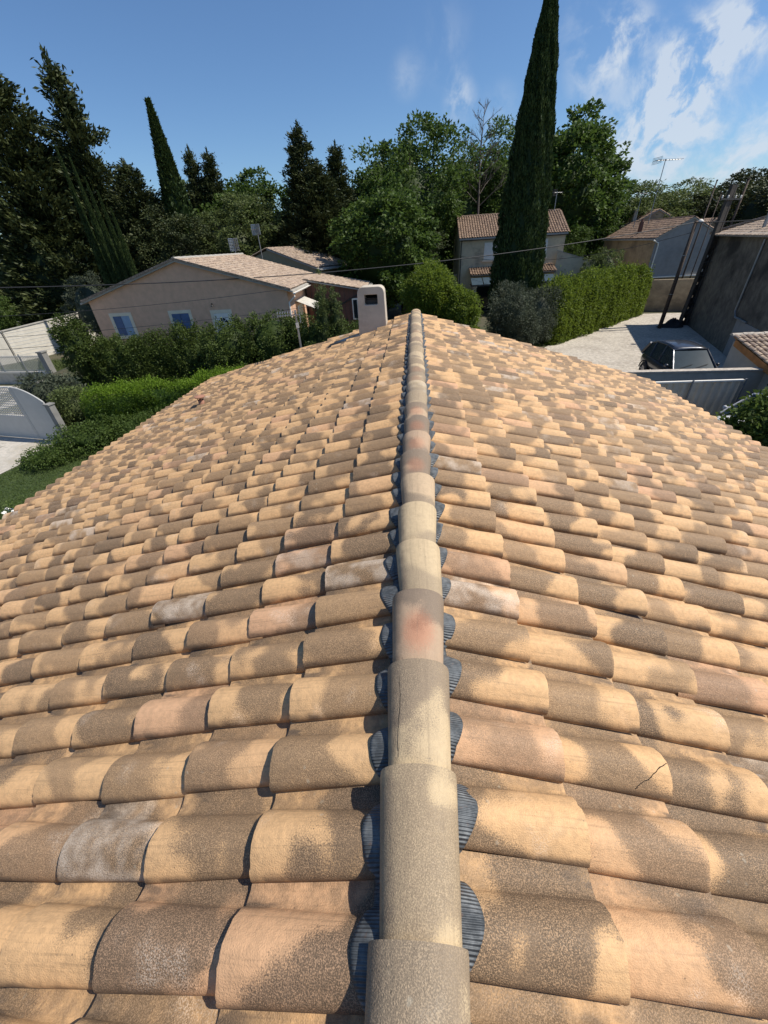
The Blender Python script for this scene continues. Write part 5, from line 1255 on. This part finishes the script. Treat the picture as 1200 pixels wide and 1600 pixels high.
def rail_fence():
    root = empty('railing_wall', (-30.5, 24.6, 0), math.atan2(-0.9, 7.0), 'low grey wall topped with pale vertical railings beyond the driveway gate', 'fence')
    L = 7.2; mb = MB(); mb.box(0, L, 0, 0.2, 0, 0.72); mb.build('wall_base', MT['concrete'], root)
    mb = MB(); mb.box(-0.03, L+0.03, -0.04, 0.24, 0.722, 0.78); mb.build('coping', MT['white_block'], root)
    mb = MB(); mb.box(0, L, 0.08, 0.11, 1.68, 1.72); mb.box(0, L, 0.08, 0.11, 0.86, 0.89)
    for k in range(int(L/0.13)): mb.box(0.04+k*0.13, 0.072+k*0.13, 0.082, 0.108, 0.783, 1.78)
    mb.build('railing', MT['gate_grey'], root)
    for x in (0, 1.8, 3.6, 5.4): 
        mb = MB(); mb.box(x, x+0.06, 0.07, 0.13, 0.785, 1.85); mb.build('post', MT['metal_grey'], root)
    mb = MB(); mb.box(L+0.01, L+0.36, -0.1, 0.26, 0, 1.95); mb.box(L-0.03, L+0.40, -0.14, 0.30, 1.952, 2.02); mb.build('pillar', MT['pillar_grey'], root)
rail_fence()
bw = wall_obj('block_wall', [(-33.6, 29.4, 0, 2.2), (-32.5, 30.8, 0, 2.28), (-30.6, 36.0, 0.0, 2.66), (-29.3, 39.5, 0, 2.9)], 0.3, 'white_block', 'long pale block wall lit by the sun in the garden at the left edge', cop=0.05, copmat='concrete')
mb = MB(); a = Vector((1.1, 1.4, 0)); b_ = Vector((3.0, 6.6, 0)); d_ = (b_-a); Lw = d_.length; d_.normalize(); nn_ = Vector((d_.y, -d_.x, 0))
for z in np.arange(0.22, 2.5, 0.24):
    s0 = max(0, (z-2.2)/0.38*Lw); p0, p1 = a+d_*s0+nn_*0.152, a+d_*Lw+nn_*0.152
    if s0 < Lw-0.5: mb.tube([p0+Vector((0, 0, z)), p1+Vector((0, 0, z))], 0.012, 4)
mb.build('block_joint', MT['metal_grey'], bw)
mb = MB(); mb.tube([(0, 0, 0), (0, 0, 2.3)], 0.035, 8); mb.lathe([(0.05, 2.3), (0.05, 2.34), (0.001, 2.36)], (0, 0, 0), 8)
o = mb.build('metal_post', MT['dark_metal']); o.location = (-31.3, 29.6, 0); tag(o, 'thin dark post in front of the pale block wall', 'post')

# ================================================================ poles, cables, aerials
mb = MB(); mb.tube([(0, 0, -0.2), (0, 0, 6.55)], [0.14, 0.105], 10)
root = empty('utility_pole', (18.5, 33.35, 0), 0, 'slim brown pole standing on the gravel road in front of the grey gable', 'pole'); root.rotation_euler = (0, R(1.2), 0)
mb.build('shaft', MT['rust_wood'], root, True)
mb = MB(); mb.lathe([(0.05, 0), (0.16, 0.03), (0.18, 0.10), (0.10, 0.17), (0.03, 0.20)], (0.28, 0, 6.42), 14); mb.tube([(0.0, 0, 6.46), (0.28, 0, 6.5)], 0.02, 6); mb.build('lamp_head', MT['white_paint'], root, True)
mb = MB(); mb.tube([(0.105, 0, 2.35), (-0.105, 0, 2.35)], 0.03, 6); mb.lathe([(0.135, 2.25), (0.135, 2.29)], (0, 0, 0), 12); mb.lathe([(0.13, 4.6), (0.13, 4.64)], (0, 0, 0), 12); mb.build('band', MT['metal_grey'], root)
# concrete pole with recesses and holes
def concrete_pole():
    root = empty('concrete_pole', (20.55, 34.15, 0), 0.35, 'tall weathered concrete utility pole with recesses and round holes beside the blackened building', 'pole'); root.rotation_euler = (0, R(1.5), 0.35)
    H = 8.35; mb = MB(); b0, b1 = 0.30, 0.17
    def wz(z): return b0+(b1-b0)*z/H
    # two flanges and rungs (open web)
    for s in (-1, 1):
        mb.add([(s*wz(0)-0.05, -0.14, 0), (s*wz(0)+0.05, -0.14, 0), (s*wz(0)+0.05, 0.14, 0), (s*wz(0)-0.05, 0.14, 0),
                (s*wz(H)-0.05, -0.10, H), (s*wz(H)+0.05, -0.10, H), (s*wz(H)+0.05, 0.10, H), (s*wz(H)-0.05, 0.10, H)], [(0,3,2,1),(4,5,6,7),(0,1,5,4),(1,2,6,5),(2,3,7,6),(3,0,4,7)])
    zs = [0.0, 0.75, 1.5, 2.3, 3.2, 3.9, 4.9]
    for z in zs: mb.box(-wz(z)+0.051, wz(z)-0.051, -0.12, 0.12, z, z+0.09)
    mb.box(-wz(5.0)+0.051, wz(5)-0.051, -0.09, 0.09, 4.99, H-0.03)
    mb.build('shaft', MT['concrete_dark'], root)
    mb = MB()
    for z0, z1 in zip(zs[:-1], zs[1:]):
        zc = (z0+z1+0.09)/2; w_ = wz(zc)-0.052; hh = (z1-z0-0.09)/2-0.003; ri = 0.095
        n = 24; vs = []; 
        for k in range(n):
            t = 2*math.pi*k/n; c, s = math.cos(t), math.sin(t); q = max(abs(c)/w_, abs(s)/hh); vs += [(c/q, 0, zc+s/q), (c*ri, 0, zc+s*ri), (c/q, 0.05, zc+s/q), (c*ri, 0.05, zc+s*ri)]
        fs = []
        for k in range(n):
            j = (k+1) % n; a, b_, c, d = 4*k, 4*k+1, 4*k+2, 4*k+3; e, f, g_, h = 4*j, 4*j+1, 4*j+2, 4*j+3
            fs += [(a, e, f, b_), (c, d, h, g_), (b_, f, h, d)]
        mb.add(vs, fs)
    mb.build('web', MT['concrete_dark'], root)
    mb = MB(); mb.box(-0.9, 0.9, -0.17, -0.105, 7.55, 7.63); mb.build('cross_arm', MT['dark_metal'], root)
    for x in (-0.8, -0.3, 0.35, 0.8):
        mb = MB(); mb.lathe([(0.03, 0), (0.06, 0.04), (0.035, 0.08), (0.06, 0.12), (0.03, 0.17)], (x, -0.137, 7.63), 10); mb.build('insulator', MT['white_paint'], root, True)
concrete_pole()
for (x, y, h, r, lab) in ((25.4, 44.8, 9.3, 0.075, 'thin dark pole rising left of the concrete pole'), (26.0, 44.6, 8.4, 0.05, 'shorter thin dark pole just left of the concrete pole'), (31.2, 50.0, 9.6, 0.13, 'thin dark pole right of the concrete pole against the sky')):
    mb = MB(); mb.tube([(0, 0, 0), (0, 0, h)], [r, r*0.7], 8); mb.lathe([(r*0.9, h), (r*1.1, h+0.06), (0.01, h+0.1)], (0, 0, 0), 8)
    o = mb.build('utility_pole', MT['rust_wood'], None, True); o.location = (x, y, 0); o.rotation_euler = (0, R(1.5), 0); tag(o, lab, 'pole')
def cable(p0, p1, sag, r, label, n=24, group='overhead cables'):
    p0, p1 = Vector(p0), Vector(p1); pts = [(p0+(p1-p0)*(i/n)) - Vector((0, 0, 4*sag*(i/n)*(1-i/n))) - p0 for i in range(n+1)]
    mb = MB(); mb.tube(pts, r, 6); o = mb.build('overhead_cable', MT['cable'], None, True); o.location = p0; tag(o, label, 'cable', group)
cable((-27.0, 20.0, 5.9), (18.5, 33.3, 6.45), 1.0, 0.026, 'thick black cable crossing the whole view in front of the pink house roof')
cable((18.5, 33.3, 6.45), (30.0, 27.0, 7.7), 0.5, 0.026, 'thick black cable running from the slim pole to the right edge')
cable((-27.0, 21.5, 4.3), (-7.0, 24.0, 4.62), 0.25, 0.012, 'thin cable across the pink gable above the windows')
cable((-27.0, 21.0, 3.3), (-5.5, 22.6, 3.85), 0.25, 0.010, 'thin cable across the pink gable at window height')
cable((-28.0, 20.5, 2.7), (-9.0, 21.6, 3.2), 0.15, 0.012, 'thin cable just above the tall dark hedge')
cable((20.4, 34.0, 4.1), (27.0, 26.0, 5.2), 0.12, 0.020, 'upper cable from the concrete pole in front of the blackened building')
cable((20.4, 34.0, 3.3), (27.0, 26.0, 4.6), 0.15, 0.014, 'lower cable from the concrete pole in front of the blackened building')
cable((20.3, 34.0, 7.6), (25.4, 44.8, 8.6), 0.3, 0.012, 'short cable between the concrete pole and the thin poles behind')
cable((4.4, 45.9, 5.0), (18.5, 33.3, 5.9), 0.9, 0.016, 'cable from the two storey house to the slim pole')
def grid_aerial(x, y, z0, z1, lab, s=0.8, az=0.0):
    root = empty('aerial', (x, y, z0), az, lab, 'aerial', 'rooftop aerials')
    H = z1-z0; mb = MB(); mb.tube([(0, 0, 0), (0, 0, H)], 0.035, 6); mb.build('mast', MT['rim'], root)
    for sx in (-1, 1):
        mb = MB()
        for k in range(9): mb.tube([(sx*0.03, -0.06, H-s+k*s/8), (sx*0.36, -0.20, H-s+k*s/8)], 0.026, 5)
        for t in (0.06, 0.2, 0.34): mb.tube([(sx*t, -0.06-0.42*(t-0.03), H-s), (sx*t, -0.06-0.42*(t-0.03), H)], 0.03, 5)
        mb.build('reflector_grid', MT['rim'], root)
    mb = MB(); mb.tube([(0, 0, H-s/2), (0, -0.9, H-s/2)], 0.014, 6)
    for k in range(7): mb.tube([(-0.1, -0.2-k*0.1, H-s/2), (0.1, -0.2-k*0.1, H-s/2)], 0.007, 4)
    mb.build('boom', MT['rim'], root)
grid_aerial(-14.6, 36.9, 5.4, 7.35, 'lower left one of the two grid aerials above the pink house ridge', 0.8, 0.3)
grid_aerial(-12.5, 37.0, 5.9, 8.15, 'higher right one of the two grid aerials above the pink house ridge', 0.65, -0.2)
def yagi(name, x, y, z0, z1, boom, n, el, az, lab, r=0.02, mast_lean=0.0, refl=False):
    root = empty(name, (x, y, z0), az, lab, 'aerial', 'rooftop aerials'); root.rotation_euler = (0, mast_lean, az)
    H = z1-z0; mb = MB(); mb.tube([(0, 0, 0), (0, 0, H)], r, 8); mb.build('mast', MT['metal_grey'], root)
    mb = MB(); mb.tube([(-boom*0.35, 0, H-0.1), (boom*0.65, 0, H-0.1)], r*0.7, 6); mb.build('boom', MT['metal_grey'], root)
    mb = MB()
    for k in range(n):
        px_ = -boom*0.35+boom*k/(n-1); e = el*(1-0.35*k/(n-1)); mb.tube([(px_, -e/2, H-0.08), (px_, e/2, H-0.08)], r*0.45, 5)
    if refl:
        for k in range(6): mb.tube([(-boom*0.35, -el*0.6, H-0.1+(k-2.5)*0.09), (-boom*0.35, el*0.6, H-0.1+(k-2.5)*0.09)], r*0.45, 5)
    mb.build('elements', MT['metal_grey'], root)
yagi('aerial', 24.4, 52.2, 6.6, 11.75, 2.4, 9, 1.2, 0.15, 'tall television aerial with side elements against the clouds on the right', 0.035, 0.0, True)
yagi('aerial', 23.0, 52.2, 6.4, 9.3, 1.3, 5, 0.7, 0.5, 'shorter slanted aerial left of the tall television aerial', 0.03)
yagi('aerial', 13.8, 49.6, 7.9, 9.7, 0.9, 6, 0.6, 0.4, 'aerial on the roof end of the two storey house right of the giant cypress', 0.03, 0, True)
# low multi element aerial close to the left eave
def low_aerial():
    root = empty('aerial', (-3.14, 11.05, 0), 0.25, 'television aerial on a pale mast just beyond the left slope, beside the shrubs', 'aerial', 'rooftop aerials')
    H = 5.05; mb = MB(); mb.tube([(0, 0, 0), (0, 0, H)], 0.026, 8); mb.build('mast', MT['rim'], root)
    mb = MB(); mb.box(-0.46, 0.10, -0.012, 0.012, H-0.12, H-0.10); mb.build('boom', MT['rim'], root)
    mb = MB()
    for k in range(8):
        x = -0.46+k*0.065
        for z in (0.0, 0.07): mb.tube([(x, -0.20, H-0.11+z), (x, 0.20, H-0.11+z)], 0.011, 5)
    for k in range(7): mb.tube([(0.09, -0.17, H-0.28+k*0.055), (0.09+0.02, 0.17, H-0.28+k*0.055)], 0.010, 5)
    mb.build('elements', MT['rim'], root)
    mb = MB(); mb.box(-0.04, 0.04, -0.03, 0.03, H-0.42, H-0.30); mb.build('junction_box', MT['white_paint'], root)
low_aerial()
# ================================================================ vehicles
def make_car(label, paint, loc, rz, suv=True):
    """x = forward, y = left, 4.5 m long"""
    root = empty('parked_car', loc, rz, label, 'car')
    # lower body: cross sections along x : (x, half width, z bottom, z belt)
    secs = [(-2.22, 0.70, 0.50, 0.92), (-2.16, 0.80, 0.42, 1.00), (-1.9, 0.87, 0.36, 1.04), (-1.2, 0.91, 0.32, 1.03), (0, 0.91, 0.30, 1.00), (0.75, 0.90, 0.30, 0.98),
            (1.0, 0.90, 0.31, 0.985), (1.6, 0.87, 0.34, 0.91), (1.98, 0.80, 0.38, 0.80), (2.18, 0.66, 0.44, 0.68), (2.24, 0.52, 0.50, 0.60)]
    V_, F = [], []; k = 13
    for x, w_, z0, z1 in secs:
        for j in range(k):
            t = j/(k-1); a = math.pi*(t) ; c = math.cos(a); s = math.sin(a)
            e = 0.32; yy = math.copysign(abs(c)**e, c)*w_; zz = z0+(z1-z0)*(abs(s)**0.42)
            # underside closes at j=0 and k-1
            V_.append((x, yy, zz+ (0.03*(1-abs(c)) if x > 0.7 else 0.0)))
    for i in range(len(secs)-1):
        for j in range(k-1): F.append((i*k+j, i*k+j+1, (i+1)*k+j+1, (i+1)*k+j))
        F.append((i*k+k-1, i*k, (i+1)*k, (i+1)*k+k-1))
    F.append(tuple(range(k))); F.append(tuple(reversed(range((len(secs)-1)*k, len(secs)*k))))
    mb = MB(); mb.add(V_, F); body = mb.build('body', MT[paint], root, True)
    bev = body.modifiers.new('s', 'SUBSURF'); bev.levels = 1; bev.render_levels = 1
    # cabin: roof shell with pillars
    def cab(x, w_, z): return (x, w_, z)
    base = [(-2.05, 0.80, 0.98), (1.02, 0.82, 0.96)]
    prof = [(-2.02, 0.98), (-1.86, 1.30), (-1.62, 1.52), (-1.2, 1.62), (-0.4, 1.66), (0.15, 1.62), (0.32, 1.57), (1.08, 0.985)]
    def hw(z): return 0.84-0.20*(z-0.98)/0.68
    # dark glass house
    mb = MB(); P_ = prof; n = len(P_); L_ = [(x*0.985, hw(z)-0.018, z-0.012) for x, z in P_]; Rr = [(x, -y, z) for x, y, z in L_]
    mb.add(L_+Rr, [tuple(range(n)), tuple(reversed(range(n, 2*n)))]+[(i, i+n, i+1+n, i+1) for i in range(n-1)]+[(n-1, 2*n-1, n, 0)])
    mb.build('window_glass', MT['car_glass'], root)
    # roof skin
    mb = MB(); rp = [(-1.78, 1.43), (-1.62, 1.52), (-1.2, 1.62), (-0.4, 1.66), (0.15, 1.62), (0.30, 1.575)]; vs = []
    for x, z in rp:
        for j in range(7):
            t = -1+j/3; vs.append((x, t*(hw(z)+0.004), z+0.03*(1-t*t)-(0.025 if abs(t) == 1 else 0)+0.005))
    fs = [(i*7+j, i*7+j+1, (i+1)*7+j+1, (i+1)*7+j) for i in range(5) for j in range(6)]; mb.add(vs, fs)
    rf = mb.build('roof', MT[paint], root, True); md = rf.modifiers.new('t', 'SOLIDIFY'); md.thickness = 0.02
    for s in (-1, 1):
        mb = MB(); mb.tube([(x, s*(hw(z)*0.86), z+0.055) for x, z in ((-1.5, 1.55), (-0.8, 1.64), (0.0, 1.63))], 0.018, 6); mb.build('roof_rail', MT['rim'], root)
    # pillars
    def pil(a, b_, w_, name='pillar'):
        for s in (-1, 1):
            mb = MB(); mb.tube([(a[0], s*(hw(a[1])+0.002), a[1]), (b_[0], s*(hw(b_[1])+0.002), b_[1])], w_, 6); mb.build(name, MT[paint], root)
    pil((0.30, 1.57), (1.10, 0.97), 0.035); pil((-0.35, 1.64), (-0.30, 0.98), 0.03); pil((-1.25, 1.60), (-1.15, 1.0), 0.03); pil((-1.70, 1.48), (-2.02, 0.99), 0.07)
    mb = MB(); mb.tube([(0.30, -hw(1.57), 1.585), (0.31, 0, 1.615), (0.30, hw(1.57), 1.585)], 0.03, 6); mb.build('windscreen_header', MT[paint], root)
    mb = MB(); mb.tube([(1.06, -0.55, 1.02), (0.92, -0.05, 1.125)], 0.010, 5); mb.tube([(1.06, 0.05, 1.02), (0.92, 0.55, 1.125)], 0.010, 5); mb.build('wiper', MT['rubber'], root)
    for s in (-1, 1):
        mb = MB(); mb.lathe([(0.02, -0.07), (0.075, -0.05), (0.085, 0.03), (0.04, 0.07)], (0.78, s*1.0, 1.06), 10); mb.box(0.74, 0.80, min(s*0.86, s*0.96), max(s*0.86, s*0.96), 1.0, 1.04); mb.build('mirror', MT[paint], root, True)
        mb = MB(); mb.prism([(1.72, 0.70), (2.05, 0.62), (2.05, 0.72), (1.72, 0.83)], (0, s*0.80, 0), (1, 0, 0), (0, 0, 1), (0, s, 0), 0.06); mb.build('headlight', MT['rim'], root)
        for x in (-1.38, 1.38):
            mb = MB(); M = Matrix.Translation((x, s*0.80, 0.34)) @ Matrix.Rotation(math.pi/2, 4, 'X')
            pr = [(0.20, -0.11), (0.31, -0.11), (0.34, -0.08), (0.34, 0.08), (0.31, 0.11), (0.20, 0.11)]; t_ = MB().lathe(pr, (0, 0, 0), 24)
            mb.add([M @ Vector(v) for v in t_.v], t_.f[:-2]); wh = mb.build('wheel', MT['rubber'], root, True)
            mb = MB(); t_ = MB().lathe([(0.03, 0.10), (0.20, 0.085), (0.215, 0.06), (0.215, -0.06), (0.20, -0.085), (0.03, -0.10)], (0, 0, 0), 20); mb.add([M @ Vector(v) for v in t_.v], t_.f)
            for q in range(5):
                A = Matrix.Rotation(q*2*math.pi/5, 4, 'Z'); b2 = MB().box(-0.018, 0.018, 0.03, 0.19, -0.112, 0.112); mb.add([M @ A @ Vector(v) for v in b2.v], b2.f)
            mb.build('rim', MT['rim'], wh)
            mb = MB(); t2 = []
            mb.tube([(x+0.40*math.cos(a), s*0.905, 0.36+0.38*math.sin(a)) for a in np.linspace(0.05, math.pi-0.05, 12)], 0.03, 6); mb.build('wheel_arch', MT['rubber'], root)
    return root
make_car('dark grey estate car parked on the gravel behind the yard wall', 'car_grey', (12.5, 19.8, 0), math.atan2(-3.9, -0.22)).scale = (1.06, 1.06, 1.06)
make_car('white car mostly hidden by the leafy bush at the right edge', 'car_white', (11.75, 13.05, 0), math.atan2(-0.28, -1.0))
mb = MB(); mb.lathe([(0.16, 0), (0.17, 0.1), (0.17, 0.62), (0.12, 0.74), (0.05, 0.78), (0.05, 0.86)], (0, 0, 0), 16)
o = mb.build('gas_bottle', MT['white_paint'], None, True); o.location = (4.75, 42.6, 0.35); tag(o, 'white rounded gas bottle beside the veranda of the two storey house', 'bottle')
mb = MB(); mb.box(-0.35, 0.35, -0.3, 0.3, 0, 0.34); o = mb.build('stone_plinth', MT['concrete'], None, bevel=0.02); o.location = (4.75, 42.6, 0); tag(o, 'low stone plinth under the white gas bottle', 'plinth')
# dark crumpled sheeting heaped between the two poles
rs_ = np.random.RandomState(77); m_, k = 16, 26; V_ = []
for i in range(m_):
    for j in range(k):
        r_ = i/(m_-1); a = 2*math.pi*j/k; hgt_ = 0.62*(1-r_**1.6)*(0.75+0.25*math.sin(a*3+r_*5)) + (rs_.rand()-0.5)*0.10*(1-r_)
        V_.append((math.cos(a)*r_*0.95*(1+0.12*math.sin(a*5)), math.sin(a)*r_*0.6*(1+0.15*math.sin(a*4+1)), max(0.0, hgt_)))
F_ = [(i*k+j, (i+1)*k+j, (i+1)*k+(j+1) % k, i*k+(j+1) % k) for i in range(m_-1) for j in range(k)]
mb = MB(); mb.add(V_, F_); o = mb.build('plastic_sheeting', MT['rubber'], None, True); o.location = (19.5, 33.7, 0.0); tag(o, 'heap of crumpled black sheeting on the gravel between the slim pole and the concrete pole', 'sheeting')
# worn wheel tracks on the gravel road
